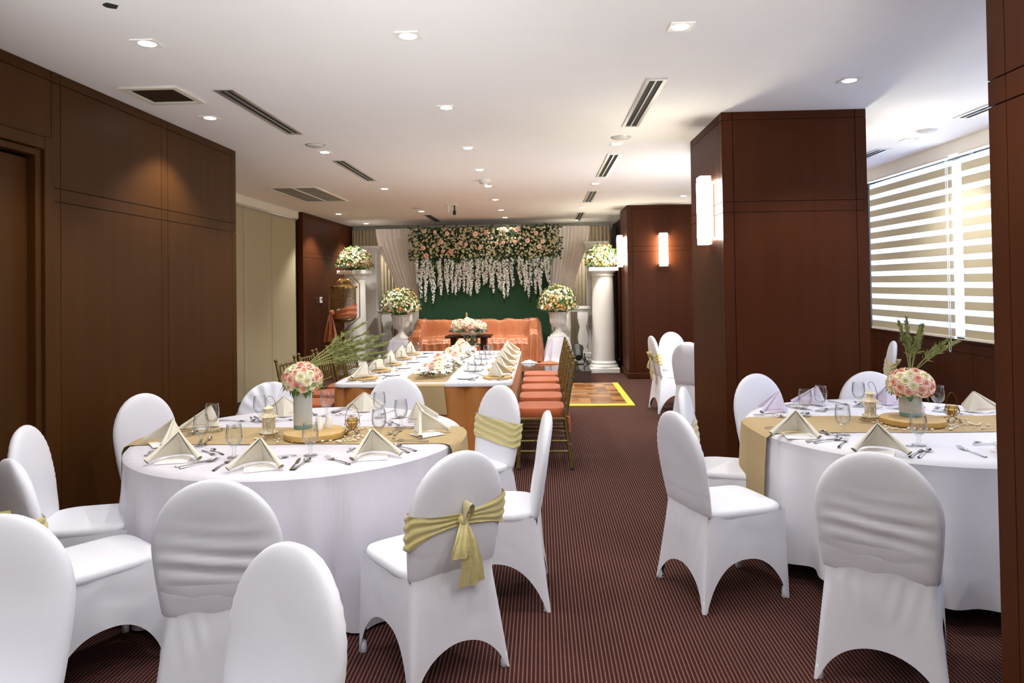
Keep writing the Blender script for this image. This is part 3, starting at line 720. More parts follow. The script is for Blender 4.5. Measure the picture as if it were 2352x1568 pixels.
def setting(c, nx, ny, gx, gy, who, table, lil=0, rot=0, opened=True, skip=()):
    """one place setting on a round table: napkin at nx,ny, goblet at gx,gy"""
    d = Vector((nx-c.x, ny-c.y)); R = d.length; o = d/R; t = Vector((-o.y, o.x))   # o outwards to the diner, t = diner's right
    z = TZ+.0015
    onr = lambda q: z+(.006 if abs(q.y-(3.98 if table == 'L' else 4.21)) < .24 else 0)
    napkin(nx, ny, onr(Vector((nx, ny))), o.x, o.y, ('lilac' if lil else 'cream')+' folded napkin standing at '+who, 'folded napkins on the round tables', lil, rot)
    if gx is not None: goblet(gx, gy, onr(Vector((gx, gy))), 'clear stemmed goblet at '+who, 'goblets on the round tables')
    g = 'cutlery on the round tables'
    inward = facing(-o.x, -o.y)
    q0 = Vector((nx, ny))
    for name, me, s, back, sc, w in (('fork', FORK, -.185, -.02, 1.0, 'dinner fork beside the napkin at '), ('knife', KNIFE, .165, -.02, 1.0, 'table knife beside the napkin at '), ('spoon', SPOON, .20, -.01, 1.0, 'table spoon beside the knife at ')):
        q = q0+t*s+o*back
        rr = (q-Vector((c.x, c.y))).length
        if rr > .80: q = Vector((c.x, c.y))+(q-Vector((c.x, c.y)))*(.80/rr)
        piece(name, me, q.x, q.y, onr(q), inward+random.uniform(-.12, .12), 'steel '+w+who, g, sc)
    q = q0-o*.185+t*.04
    piece('spoon', SPOON, q.x, q.y, onr(q), inward+pi/2+random.uniform(-.15, .15), 'small dessert spoon inside the napkin at '+who, g, .8)
    q = q0-o*.15+t*.02
    piece('fork', FORK, q.x, q.y, onr(q), inward-pi/2+random.uniform(-.15, .15), 'small dessert fork inside the napkin at '+who, g, .8)
t1s = [(-2.05, 3.78, -1.86, 3.73, 'seat of the door-wall chair', .5), (-1.84, 3.45, -1.56, 3.47, 'seat of the frame-edge sashed chair', .9), (-1.36, 3.30, -1.18, 3.5, 'seat of the wrinkled chair, satin cloth', .1),
       (-.86, 3.50, -.91, 3.85, 'seat of the gold bow chair', -.35), (-.69, 3.98, -.85, 4.16, 'seat of the edge-on aisle chair', -.5), (-.78, 4.36, -1.06, 4.5, 'seat of the sashed chair near terracotta cushions', -.5),
       (-1.22, 4.74, -1.43, 4.57, 'seat of the chair at long table end', .4), (-1.72, 4.58, -1.8, 4.38, 'seat of the gathered-top chair', -.2), (-2.06, 4.24, -1.96, 4.07, 'seat of the wall-panel chair', .0)]
for nx, ny, gx, gy, who, rot in t1s: setting(T1, nx, ny, gx, gy, who, 'L', 0, rot)
t2s = [(1.40, 3.93, 1.65, 3.92, 'seat of the grey-backed aisle chair', 0, .8), (1.67, 3.56, 1.92, 3.66, 'seat of the largest wrinkled chair', 0, .35), (1.52, 4.62, 1.64, 4.44, 'seat of the sashed chair beside pillar', 1, .3),
       (1.87, 4.86, 1.81, 4.63, 'seat of the chair before wide pillar', 1, -.1), (2.36, 4.86, 2.12, 4.78, 'seat of the sashed chair behind lantern', 1, -.4), (2.76, 4.58, 2.54, 4.6, 'seat beyond the wire candle holder', 0, 0), (2.28, 3.52, None, None, 'seat hidden by foreground pillar', 0, 0)]
for nx, ny, gx, gy, who, lil, rot in t2s: setting(T2, nx, ny, gx, gy, who, 'R', lil, rot)

# ------------------------------------------------------------------ flowers
def petal(mb, a, r0, r1, h0, h1, wid, curl):
    def fn(u, v):
        w = wid*(.35+.65*sin(min(1, v*1.15)*pi*.62))*(2*u-1)
        aa = a+w; r = r0+(r1-r0)*v**1.3+curl*max(0, v-.7)*1.2; z = h0+(h1-h0)*sin(v*pi/2)-curl*max(0, v-.75)*1.6-.06*(2*u-1)**2*v
        return (r*cos(aa), r*sin(aa), z)
    mb.grid(fn, 4, 4)
def rose_mesh(matl):
    mb = MB()
    for k in range(6): petal(mb, k*2*pi/6+.2, .12, .50, -.22, .12, .62, .22)
    for k in range(5): petal(mb, k*2*pi/5+.6, .10, .38, -.15, .26, .70, .14)
    for k in range(4): petal(mb, k*2*pi/4+.1, .08, .25, -.1, .32, .85, .06)
    for k in range(3): petal(mb, k*2*pi/3+.9, .04, .13, 0, .33, 1.0, .0)
    mb.ball((0, 0, -.1), .3, 8, 5)
    mb.ball((0, 0, .2), .08, 6, 4)
    return mb.mesh('rose', matl)
def heart(m, deep):
    nt = m.node_tree; N = nt.nodes; L = nt.links; b = N['Principled BSDF']
    tc = N.new('ShaderNodeTexCoord'); sp = N.new('ShaderNodeVectorMath'); sp.operation = 'MULTIPLY'; sp.inputs[1].default_value = (1, 1, 0)
    L.new(tc.outputs['Object'], sp.inputs[0]); ln = N.new('ShaderNodeVectorMath'); ln.operation = 'LENGTH'; L.new(sp.outputs[0], ln.inputs[0])
    mr = N.new('ShaderNodeMapRange'); mr.inputs[1].default_value = .0; mr.inputs[2].default_value = .34; L.new(ln.outputs['Value'], mr.inputs[0])
    mx = N.new('ShaderNodeMix'); mx.data_type = 'RGBA'; mx.inputs[6].default_value = deep
    old = b.inputs['Base Color'].links[0].from_socket; L.new(old, mx.inputs[7]); L.new(mr.outputs[0], mx.inputs[0]); L.new(mx.outputs[2], b.inputs['Base Color'])
heart(M['rose'], srgb(226, 142, 112)); heart(M['rose2'], srgb(222, 214, 150)); heart(M['rose3'], srgb(214, 120, 100))
ROSE = [rose_mesh(M['rose']), rose_mesh(M['rose2']), rose_mesh(M['rose3'])]
def orient(n, spin):
    n = Vector(n).normalized(); q = Vector((0, 0, 1)).rotation_difference(n)
    return (q.to_matrix() @ Matrix.Rotation(spin, 3, 'Z')).to_euler()
def rose(parent, p, n, size, k, name='rose'):
    inst(name, ROSE[k], parent, p, orient(n, random.random()*6), (size, size, size))
def frame(n):
    n = Vector(n).normalized(); u = n.cross(Vector((.3, .2, 1)) if abs(n.z) < .9 else Vector((1, 0, 0))).normalized(); return n, u, n.cross(u)
def floret(mb, p, n, s, k=5):
    n, u, w = frame(n); p = Vector(p); a0 = random.random()*6
    for i in range(k):
        a = a0+2*pi*i/k; d = u*cos(a)+w*sin(a); e = w*cos(a)-u*sin(a)
        c = n*random.uniform(.15, .4)
        mb.add([tuple(p), tuple(p+(d*.6+e*.38+c*.6)*s), tuple(p+(d+c*.5)*s), tuple(p+(d*.6-e*.38+c*.6)*s)], [(0, 1, 2), (0, 2, 3)])
def leaf(mb, p, d, n, L, w):
    d = Vector(d).normalized(); n = Vector(n); e = d.cross(n).normalized(); p = Vector(p); nn = e.cross(d)
    mb.add([tuple(p), tuple(p+d*L*.45+e*w+nn*.15*w), tuple(p+d*L-nn*.2*L), tuple(p+d*L*.45-e*w+nn*.15*w), tuple(p+d*L*.5-nn*.25*w)], [(0, 1, 4), (1, 2, 4), (2, 3, 4), (3, 0, 4)])
def rsph():
    while 1:
        v = Vector((random.uniform(-1, 1), random.uniform(-1, 1), random.uniform(-1, 1)))
        if .1 < v.length < 1: return v.normalized()

def rose_bouquet(label, loc, rx, rz, n, grass_dir, seed, size):
    random.seed(seed)
    t = thing('rose_bouquet', label, 'bouquet', loc)
    core = MB(); core.grid(lambda u, v: (rx*.72*cos(2*pi*u)*sin(pi*v), rx*.72*sin(2*pi*u)*sin(pi*v), -rz*.72*cos(pi*v)), 14, 8, True); core.build('foliage', M['leaf'], t, kind='stuff')
    pts = []
    for i in range(n):                      # golden spiral over the dome
        z = 1-1.55*(i+.5)/n; r = math.sqrt(max(0, 1-z*z)); a = i*2.39996
        pts.append(Vector((r*cos(a), r*sin(a), z)))
    for i, p in enumerate(pts):
        k = random.choice([0, 0, 0, 0, 1, 1, 1, 2]); s = size*random.uniform(.85, 1.15)
        rose(t, (p.x*rx*.92, p.y*rx*.92, p.z*rz*.92), (p.x, p.y, p.z*1.1), s, k)
    lf = MB()
    for i in range(26):
        v = rsph(); v.z = -abs(v.z)*.8; leaf(lf, (v.x*rx*.8, v.y*rx*.8, v.z*rz*.8), v+Vector((0, 0, -.4)), (0, 0, 1), .06, .018)
    lf.build('leaves', M['leaf2'], t, kind='stuff')
    for (dx, dy, dz, L, hl) in grass_dir:
        d = Vector((dx, dy, dz)).normalized(); st = Vector((d.x*.02, d.y*.02, rz*.7)); m = MB()
        bend = Vector((d.x, d.y, 0))*.12
        P = [st+d*L*s+bend*s*s-Vector((0, 0, .04))*s*s for s in [i/8 for i in range(9)]]
        m.tube(P, [.003]*8+[.001], 4)
        for i in range(150):
            s = 1-hl*random.random()**1.2; k = s*8; j = min(int(k), 7); p = P[j].lerp(P[j+1], k-j)
            v = (d*1.1+rsph()*1.0*(1.15-s)+rsph()*.25); leaf(m, p, v+Vector((0, 0, -.15)), rsph(), random.uniform(.03, .055)*(1.3-s*.6), .0038)
        m.build('grass_plume', M['grass'], t)
    random.seed(seed+1)
    return t
def vase(label, loc, r, h):
    t = thing('glass_vase', label, 'vase', loc)
    MB().lathe([(r*.97, .022), (r, .03), (r, h), (r*.9, h), (r*.88, .03), (.001, .03)], 28, cap=False).build('body', M['frosted'], t)
    MB().lathe([(.001, 0), (r*.95, 0), (r, .006), (r*.98, .024), (.001, .026)], 28, cap=False).build('foot', M['teal'], t)
    return t
def slab(label, x, y, r, seed):
    t = thing('wood_slab', label, 'wooden slab', (x, y, TZ+.008))
    n = 40; rr = [r*(1+.05*noise.noise((cos(2*pi*i/n)*1.5+seed, sin(2*pi*i/n)*1.5, 0))) for i in range(n)]; h = .034
    ri = [((rr[i]*(1-.10*(1 if i == (30+seed) % n else 0)))*cos(2*pi*i/n), (rr[i]*(1-.10*(1 if i == (30+seed) % n else 0)))*sin(2*pi*i/n)) for i in range(n)]
    MB().add([(x_*.97, y_*.97, 0) for x_, y_ in ri]+[(x_, y_, h-.004) for x_, y_ in ri], [(i, (i+1) % n, n+(i+1) % n, n+i) for i in range(n)]) if 0 else None
    m = MB(); m.add([(x_*.98, y_*.98, 0) for x_, y_ in ri]+[(x_, y_, .006) for x_, y_ in ri]+[(x_, y_, h-.004) for x_, y_ in ri], [(k*n+i, k*n+(i+1) % n, (k+1)*n+(i+1) % n, (k+1)*n+i) for k in range(2) for i in range(n)]); m.build('bark', M['bark'], t)
    m = MB(); m.add([(x_, y_, h-.004) for x_, y_ in ri]+[(x_*.97, y_*.97, h) for x_, y_ in ri]+[(x_*.45, y_*.45, h) for x_, y_ in ri]+[(0, 0, h)], [(k*n+i, k*n+(i+1) % n, (k+1)*n+(i+1) % n, (k+1)*n+i) for k in range(2) for i in range(n)]+[(2*n+i, 2*n+(i+1) % n, 3*n) for i in range(n)]); m.build('cut_face', M['slabwood'], t)
    return t
def lantern(label, x, y, rz=0):
    t = thing('lantern', label, 'lantern', (x, y, TZ+.008), rz)
    MB().lathe([(.001, .0), (.052, .0), (.054, .004), (.042, .016), (.036, .022), (.001, .022)], 6, cap=False).build('base', M['ivory'], t, False)
    body = MB(); R = .034; z0, z1 = .022, .095
    for k in range(6):
        a0, a1 = 2*pi*k/6, 2*pi*(k+1)/6
        p0 = Vector((R*cos(a0), R*sin(a0), 0)); p1 = Vector((R*cos(a1), R*sin(a1), 0))
        body.tube([tuple(p0+Vector((0, 0, z0))), tuple(p0+Vector((0, 0, z1)))], .0035, 5)
        for zz in (z0+.003, z1-.003): body.tube([tuple(p0+Vector((0, 0, zz))), tuple(p1+Vector((0, 0, zz)))], .0035, 5)
        for i in range(3):
            for j in range(4):
                c = p0.lerp(p1, (i+.5)/3); zc = z0+.012+j*.0165
                e = (p1-p0).normalized(); rad = .0062 if (i+j) % 2 else .0048
                body.tube([tuple(c+e*rad*cos(b)+Vector((0, 0, zc+rad*1.2*sin(b)))) for b in [2*pi*q/8 for q in range(8)]], .0017, 4, closed=True)
    body.build('pierced_body', M['ivory'], t)
    MB().lathe([(.001, .024), (.02, .024), (.02, .06), (.001, .062)], 12, cap=False).build('candle', M['white'], t)
    MB().lathe([(.054, .094), (.055, .097), (.026, .122), (.022, .124), (.022, .140), (.034, .142), (.034, .145), (.006, .158), (.001, .16)], 6, cap=False).build('roof', M['ivory'], t, False)
    MB().tube([(.009*cos(b), 0, .168+.009*sin(b)) for b in [2*pi*q/12 for q in range(12)]], .0015, 5, closed=True).build('ring', M['ivory'], t)
    MB().tube([(.0, 0, .176), (-.012, 0, .20), (0, .0, .215), (.02, 0, .21), (.036, 0, .18), (.045, 0, .14), (.047, 0, .10)], .0016, 5).build('handle', M['bronze'], t)
    return t
def candle_holder(label, x, y, rz=0):
    t = thing('candle_holder', label, 'candle holder', (x, y, TZ+.008), rz)
    m = MB()
    for k in range(4):
        a = 2*pi*k/4+.4; c, s = cos(a), sin(a)
        m.tube([(c*.045+.007*cos(b)*c, s*.045+.007*cos(b)*s, .009+.007*sin(b)) for b in [pi*q/4-.6 for q in range(9)]], .002, 5)
        m.tube([(c*.045, s*.045, .018), (c*.02, s*.02, .024), (0, 0, .028), (c*.026, s*.026, .040), (c*.042, s*.042, .062), (c*.036, s*.036, .085)], .002, 5)
        c2, s2 = cos(a+.8), sin(a+.8); m.tube([(c2*.02, s2*.02, .034), (c2*.044, s2*.044, .058), (c2*.036, s2*.036, .085)], .0016, 5)
    m.tube([(.036*cos(b), .036*sin(b), .085) for b in [2*pi*q/20 for q in range(20)]], .002, 5, closed=True)
    m.build('wire_base', M['bronze'], t)
    MB().tube([(-.042, 0, .06), (-.040, 0, .10), (-.030, 0, .14), (-.012, 0, .168), (.0, 0, .172), (.012, 0, .168), (.030, 0, .14), (.040, 0, .10), (.042, 0, .06)], .0017, 5).build('handle', M['bronze'], t)
    MB().lathe([(.018, .036), (.024, .040), (.030, .062), (.031, .098), (.029, .098), (.028, .062), (.02, .042)], 18, cap=False).build('glass_cup', M['amber'], t)
    MB().lathe([(.001, .041), (.021, .042), (.027, .060), (.027, .070), (.001, .071)], 14, cap=False).build('wax', M['wax'], t)
    return t
def shaker(label, x, y, z):
    t = thing('shaker', label, 'shaker', (x, y, z), 0, 'white ceramic shakers')
    MB().lathe([(.001, 0), (.021, 0), (.0225, .004), (.0225, .032), (.0185, .042), (.0185, .046)], 18, cap=False).build('body', M['ceramic'], t)
    MB().lathe([(.0185, .046), (.0175, .050), (.0175, .068), (.014, .074), (.001, .076)], 18, cap=False).build('cap', M['ceramic'], t)
def twig_nest(label, x, y, seed):
    random.seed(seed); m = MB()
    for k in range(6):
        rx, ry = random.uniform(.03, .05), random.uniform(.025, .04); a0 = random.random()*6
        m.tube([(rx*cos(a0+q*.4), ry*sin(a0+q*.4), .004+.012*abs(sin(q*.7+k))+.004*q/16) for q in range(16)], .0013, 4)
    for k in range(3): m.tube([(0, 0, .006), (random.uniform(-.03, .03), random.uniform(-.02, .02), .03), (random.uniform(-.05, .05), random.uniform(-.03, .03), .055)], .0012, 4)
    tag(m.build('vine_nest', M['twig'], loc=(x, y, TZ+.008)), label, 'vine decoration')
peb_me = []
for k in range(3):
    m = MB(); m.grid(lambda u, v: tuple(Vector((cos(2*pi*u)*sin(pi*v)*.0085*(1+.25*noise.noise((cos(2*pi*u), sin(2*pi*u), k))), sin(2*pi*u)*sin(pi*v)*.0068, .0046-cos(pi*v)*.0046))), 7, 4, True); peb_me.append(m.mesh('pebble', M['pebble']))
def pebbles(cx, cy, boxes, n, group, label, seed):
    random.seed(seed)
    for i in range(n):
        x0, y0, x1, y1 = random.choice(boxes)
        o = inst('pebble', random.choice(peb_me), None, (random.uniform(x0, x1), random.uniform(y0, y1), TZ+.0065), (0, 0, random.random()*6), (random.uniform(.7, 1.3),)*3)
        tag(o, label, 'pebble', group)
# table one
slab('round cut log slab under the slim vase and shakers', -1.30, 3.93, .172, 1)
vase('tall slim frosted glass vase on the satin covered table', (-1.385, 3.985, TZ+.042), .053, .25)
rose_bouquet('round peach and cream rose bouquet with leaning green grass plumes', (-1.385, 3.985, TZ+.042+.282), .106, .092, 48, [(.75, .5, .55, .36, .6), (.9, .3, .45, .38, .6), (.6, .5, .75, .40, .55), (.95, .1, .34, .36, .6), (.85, .6, .4, .40, .6), (.75, .2, .5, .40, .6), (.9, .5, .6, .36, .6), (.95, .2, .25, .33, .6), (.7, .3, .66, .34, .6)], 21, .061)
shaker('white salt shaker on the log slab, the one nearer the camera', -1.275, 3.93, TZ+.042); shaker('white pepper shaker on the log slab, the one farther from the camera', -1.235, 3.985, TZ+.042)
lantern('ivory pierced metal lantern beside the slim vase', -1.60, 4.02, .3)
candle_holder('bronze wire holder with amber glass cup on the satin covered table', -1.09, 3.96, .5)
twig_nest('curled dry vine beside the log slab with the slim vase', -1.52, 3.86, 3)
pebbles(0, 0, [(-1.62, 3.77, -1.45, 3.92), (-1.5, 3.77, -1.1, 3.80), (-1.12, 3.78, -.98, 3.92), (-1.16, 3.9, -1.02, 4.12), (-1.5, 4.08, -1.35, 4.15)], 80, 'pebbles around the slim vase', 'small cream pebble scattered on burlap around the slim vase', 5)
# table two
slab('round cut log slab under the wide short vase', 2.17, 4.20, .172, 7)
vase('short wide frosted glass vase between the pillars', (2.18, 4.24, TZ+.042), .060, .19)
rose_bouquet('flattened peach and cream rose bouquet with upright grass plumes', (2.185, 4.24, TZ+.042+.187), .120, .085, 48, [(.02, .1, 1, .36, .6), (-.12, .0, 1, .34, .5), (.25, .2, 1, .33, .6), (.5, -.1, .9, .27, .6), (.12, -.1, 1, .32, .6), (-.05, -.1, 1, .25, .6), (.7, .1, .75, .30, .5)], 33, .069)
shaker('white ceramic shaker on the log slab behind the short vase', 2.27, 4.30, TZ+.042)
lantern('ivory pierced metal lantern beside the short wide vase', 2.02, 4.40, .1)
candle_holder('bronze wire holder with amber glass cup beside the foreground pillar', 2.42, 4.24, .2)
twig_nest('curled dry vine beside the log slab with the short vase', 1.93, 4.24, 9)
pebbles(0, 0, [(1.86, 4.02, 2.0, 4.4), (1.9, 4.0, 2.3, 4.06), (2.33, 4.0, 2.52, 4.2), (2.35, 4.1, 2.6, 4.3), (2.05, 4.36, 2.25, 4.42)], 90, 'pebbles around the short vase', 'small cream pebble scattered on burlap around the short wide vase', 6)

# ------------------------------------------------------------------ long table
HX0, HX1, HY0, HY1 = -1.86, -.27, 6.11, 9.10
def long_table():
    def per(t, off):
        pts = [(HX0, HY0), (HX1, HY0), (HX1, HY1), (HX0, HY1)]; r = .10
        segs = []; P = []
        nseg = 1600
        # rounded rectangle sampled uniformly
        def rr(s):
            w, h = HX1-HX0-2*r, HY1-HY0-2*r; q = pi*r/2; Lp = 2*(w+h)+4*q; s = (s % 1)*Lp
            for (cx, cy, dx, dy, L, a) in ((HX0+r, HY0, 1, 0, w, -pi/2), (HX1, HY0+r, 0, 1, h, 0), (HX1-r, HY1, -1, 0, w, pi/2), (HX0, HY1-r, 0, -1, h, pi)):
                if s < L: return Vector((cx+dx*s, cy+dy*s)), Vector((dy, -dx))
                s -= L
                if s < q:
                    c = Vector((cx+dx*L, cy+dy*L))-Vector((dy, -dx))*r; b = a+s/r
                    return c+Vector((cos(b), sin(b)))*r, Vector((cos(b), sin(b)))
                s -= q
            return Vector((HX0+r, HY0)), Vector((0, -1))
        p, n = rr(t); return p+n*off
    NP = 34; ztop = TZ-.028
    m = MB()
    def sk(u, v):
        uw = u+.004*noise.noise((u*40, 0, 3)); ph = (uw*NP) % 1
        off = -.046+.050*abs(sin(pi*ph))**.85*(1-.15*v)+.008*v*sin(uw*NP*2*pi*2+v*2)+.014*v
        p = per(u, off); return (p.x, p.y, ztop+(.012-ztop)*v)
    m.grid(sk, NP*18, 8, True)
    tag(m.build('table_skirt', M['skirt']), 'pleated copper satin skirt hanging around the long table', 'table skirt')
    m = MB()
    def top(u, v):
        rows = [(-.6, 0), (-.12, 0), (-.03, 0), (-.006, -.003), (.004, -.012), (.005, -.03)]
        k = int(round(v*5)); o, dz = rows[k]
        if k == 0:
            p = per(u, -.1); c = Vector(((HX0+HX1)/2, (HY0+HY1)/2)); p = c+(p-c)*.02
        else: p = per(u, o)
        if k >= 4: dz += .010*sin(u*70)*noise.noise((u*60, 3, 0))-.004
        return (p.x, p.y, TZ+dz)
    m.grid(top, 260, 5, True)
    tag(m.build('tablecloth', M['linen']), 'smooth white cloth over the top of the long table with the copper skirt', 'tablecloth')
    m = MB(); x0, x1 = -1.26, -.86
    def rn(u, v):
        L = HY1-HY0; dr = .26; s = v*(L+dr+.02); x = x0+(x1-x0)*u+.012*noise.noise((s*3, 0, 4))
        if s < dr:
            k = (dr-s); return (x+.06*k+(u-.5)*.1*k, HY0-.02-.012*sin(u*9)*k*3-.03*sin(k*5), TZ-.008-k)
        return (x, HY0+(s-dr)-.012, TZ+.004+.002*noise.noise((s*5, u*3, 0))-(.008 if s < dr+.03 else 0))
    m.grid(rn, 12, 80)
    tag(m.build('table_runner', M['burlap']), 'burlap runner along the middle of the long table under the flowers', 'table runner')
long_table()
charger_me = MB().lathe([(.001, 0), (.13, 0), (.137, .004), (.137, .013), (.133, .016), (.001, .016)], 28, cap=False).mesh('charger', M['slabwood'])
plate_me = MB().lathe([(.001, 0), (.05, 0), (.085, .010), (.086, .012), (.082, .012), (.05, .004), (.001, .004)], 28, cap=False).mesh('bread_plate', M['plate'])
hy = [6.40, 6.98, 7.53, 8.12, 8.66]
for side in (-1, 1):
    sn = 'partition side' if side < 0 else 'aisle side'
    for i, y in enumerate(hy):
        who = 'the %s seat from the camera on the %s of the long table' % (ORD[i], sn)
        who2 = '%s seat, long table %s' % (ORD[i], sn)
        X = -1.655 if side < 0 else -.41
        tag(inst('charger_plate', charger_me, None, (X, y, TZ+.001)), 'round wooden charger under the napkin at '+who2, 'charger plate', 'wooden chargers on the long table')
        napkin(X-side*.01, y-.01, TZ+.018, side, 0, 'cream folded napkin on a wooden charger at '+who2, 'napkins on the long table', 0, -.25*side, 1.12, False)
        gx = -1.53 if side < 0 else -.63
        goblet(gx+.0, y-.16+(.02 if i else 0), TZ+.001, 'clear stemmed goblet at '+who2, 'goblets on the long table')
        px = -1.44 if side < 0 else -.70
        tag(inst('bread_plate', plate_me, None, (px, y-.03 if side > 0 else y+.25 if i < 4 else y+.16, TZ+.001)), 'small white bread plate at '+who2, 'plate', 'bread plates on the long table')
        g = 'cutlery on the long table'; a = facing(-side, 0); t = side
        piece('knife', KNIFE, X-.0*side, y+.165*t, TZ+.0015, a, 'steel knife beside the charger at '+who2, g)
        piece('spoon', SPOON, X-.0*side, y+.20*t, TZ+.0015, a, 'steel spoon beside the knife at '+who2, g)
        piece('fork', FORK, X+.0*side, y-.165*t, TZ+.0015, a, 'steel fork beside the charger at '+who2, g)
        piece('spoon', SPOON, X-.19*side, y+.04, TZ+.0015, pi/2+a, 'small dessert spoon inside the charger at '+who2, g, .8)
# flower garland in three clusters
def cluster(label, y0, y1, xc, seed, nr):
    random.seed(seed); t = thing('floral_centerpiece', label, 'flower arrangement', (xc, (y0+y1)/2, TZ+.008), 0, 'flower arrangements along the long table')
    hl = (y1-y0)/2
    lf = MB(); wp = MB()
    for i in range(90):
        x, y = random.uniform(-.13, .13), random.uniform(-hl, hl); leaf(lf, (x, y, random.uniform(.0, .05)), (x*3, random.uniform(-1, 1), .25), (0, 0, 1), random.uniform(.05, .085), .02)
    lf.build('leaves', M['leaf'], t, kind='stuff')
    for i in range(120):
        x, y = random.uniform(-.15, .15), random.uniform(-hl, hl); z = .11*(1-(x/.17)**2)*random.uniform(.3, 1)
        floret(wp, (x, y, z+.01), (x*3, random.uniform(-1, .4), 1), random.uniform(.02, .036), 5)
    for i in range(26):
        x, y = random.uniform(-.16, .16), random.uniform(-hl, hl)
        leaf(wp, (x*.6, y, .05), (x*5, random.uniform(-1, 1), .35), (0, 0, 1), random.uniform(.08, .12), .026)
    wp.build('white_petals', M['hydr'], t, kind='stuff')
    for i in range(nr):
        y = -hl+.06+(2*hl-.1)*i/max(1, nr-1); x = random.uniform(-.085, .085); k = [0, 1, 0, 1, 2][i % 5]
        rose(t, (x, y, .10+random.uniform(-.02, .025)), (x*4, -.7, 1), random.uniform(.075, .10), k)
    return t
cluster('front white and peach flower arrangement on the long table, with trailing white petals', 6.30, 7.15, -1.02, 41, 9)
cluster('middle white and peach flower arrangement on the long table', 7.2, 8.05, -1.0, 42, 9)
cluster('rear white and peach flower arrangement on the long table, nearest the stage', 8.1, 8.95, -.99, 43, 9)

# ------------------------------------------------------------------ gold chiavari chairs
def chiavari():
    t = thing('bamboo_chair', 'proto', 'chair', (0, 0, 0), 0, 'gold bamboo style chairs along the long table')
    w, d = .195, .20
    def ringed(pts, r, name, nr=3, parent=t):
        m = MB(); m.tube(pts, r, 7)
        P = [Vector(p) for p in pts]
        for k in range(nr):
            s = (k+1)/(nr+1)*(len(P)-1); i = min(int(s), len(P)-2); c = P[i].lerp(P[i+1], s-i); dd = (P[i+1]-P[i]).normalized()
            m.tube([tuple(c-dd*.004), tuple(c), tuple(c+dd*.004)], [r*1.02, r*1.5, r*1.02], 7)
        return m.build(name, M['gold'], parent)
    for s in (-1, 1):
        ringed([(s*(w+.01), d+.01, 0), (s*w, d, .43)], .0155, 'leg', 2)
        post = ringed([(s*(w+.012), -d-.06, 0), (s*w, -d-.01, .44), (s*(w-.005), -d-.05, .70), (s*(w-.01), -d-.10, .92)], .0165, 'back_post', 5)
        MB().ball((s*(w-.01), -d-.105, .938), .019, 8, 6).build('finial', M['gold'], post)
        for z in (.16, .25): ringed([(s*w, d, z), (s*(w+.004), -d-.03, z)], .0095, 'stretcher', 2)
        MB().lathe([(.018, 0), (.018, .016), (.014, .018)], 8).build('foot', M['dark'], t, loc=(s*(w+.012), -d-.06, 0))
        MB().lathe([(.017, 0), (.017, .016), (.014, .018)], 8).build('foot', M['dark'], t, loc=(s*(w+.01), d+.01, 0))
    for z in (.20, .29): ringed([(-w, d, z), (w, d, z)], .0095, 'stretcher', 2)
    for z in (.17, .22): ringed([(-w, -d-.04, z), (w, -d-.04, z)], .0095, 'stretcher', 2)
    MB().box(-w-.015, -d-.015, .425, w+.015, d+.015, .455, .008).build('seat_frame', M['gold'], t, False)
    yb = lambda z: -d-.01-.09*((z-.44)/.48)
    for z in (.52, .60, .80, .89): ringed([(-w, yb(z), z), (w, yb(z), z)], .011, 'crossbar', 3)
    for k in range(5):
        x = -w+2*w*(k+1)/6; ringed([(x, yb(.60), .60), (x, yb(.89), .89)], .0075, 'spindle', 2)
    for sx in (-1, 1):
        MB().tube([(sx*.06+.028*(1-q/22)*cos(q*.6), yb(.70), .70+.028*(1-q/22)*sin(q*.6)) for q in range(20)], .004, 5).build('scroll', M['gold'], t)
    m = MB()
    def cu(u, v):
        a = 2*pi*u; prof = [(.0, .455), (.97, .455), (1, .475), (1, .51), (.96, .532), (.7, .54), (0, .543)]
        k = v*6; i = min(int(k), 5); f = k-i; r = prof[i][0]*(1-f)+prof[i+1][0]*f; z = prof[i][1]*(1-f)+prof[i+1][1]*f
        c, s = cos(a), sin(a); e = .42
        return (math.copysign(abs(c)**e, c)*.205*r, math.copysign(abs(s)**e, s)*.215*r+.005, z)
    m.grid(cu, 36, 12, True); cs = m.build('cushion', M['cushion'], t)
    for s in (-1, 1):
        MB().tube([(s*.2, -.21, .47), (s*.22, -.24, .46), (s*.225, -.25, .40), (s*.21, -.245, .33)], [.006, .01, .009, .012], 6).build('tie', M['cushion'], cs)
    return t
proto = chiavari()
cy_r = [6.33, 6.92, 7.50, 8.08, 8.62]; cy_l = [6.60, 7.2, 7.74, 8.25, 8.72]
for i, y in enumerate(cy_r):
    o = proto if i == 0 else dup(proto)
    o.location = (-.01, y, 0); o.rotation_euler = (0, 0, facing(-1, 0)); o['label'] = 'gold bamboo style chair with terracotta cushion, %s from the camera on the aisle side' % ORD[i]
for i, y in enumerate(cy_l):
    o = dup(proto); o.location = (-2.17, y, 0); o.rotation_euler = (0, 0, facing(1, [-.12, -.05, 0, .03, -.1][i])); o['label'] = 'gold bamboo style chair with terracotta cushion, %s from the camera before the partition' % ORD[i]

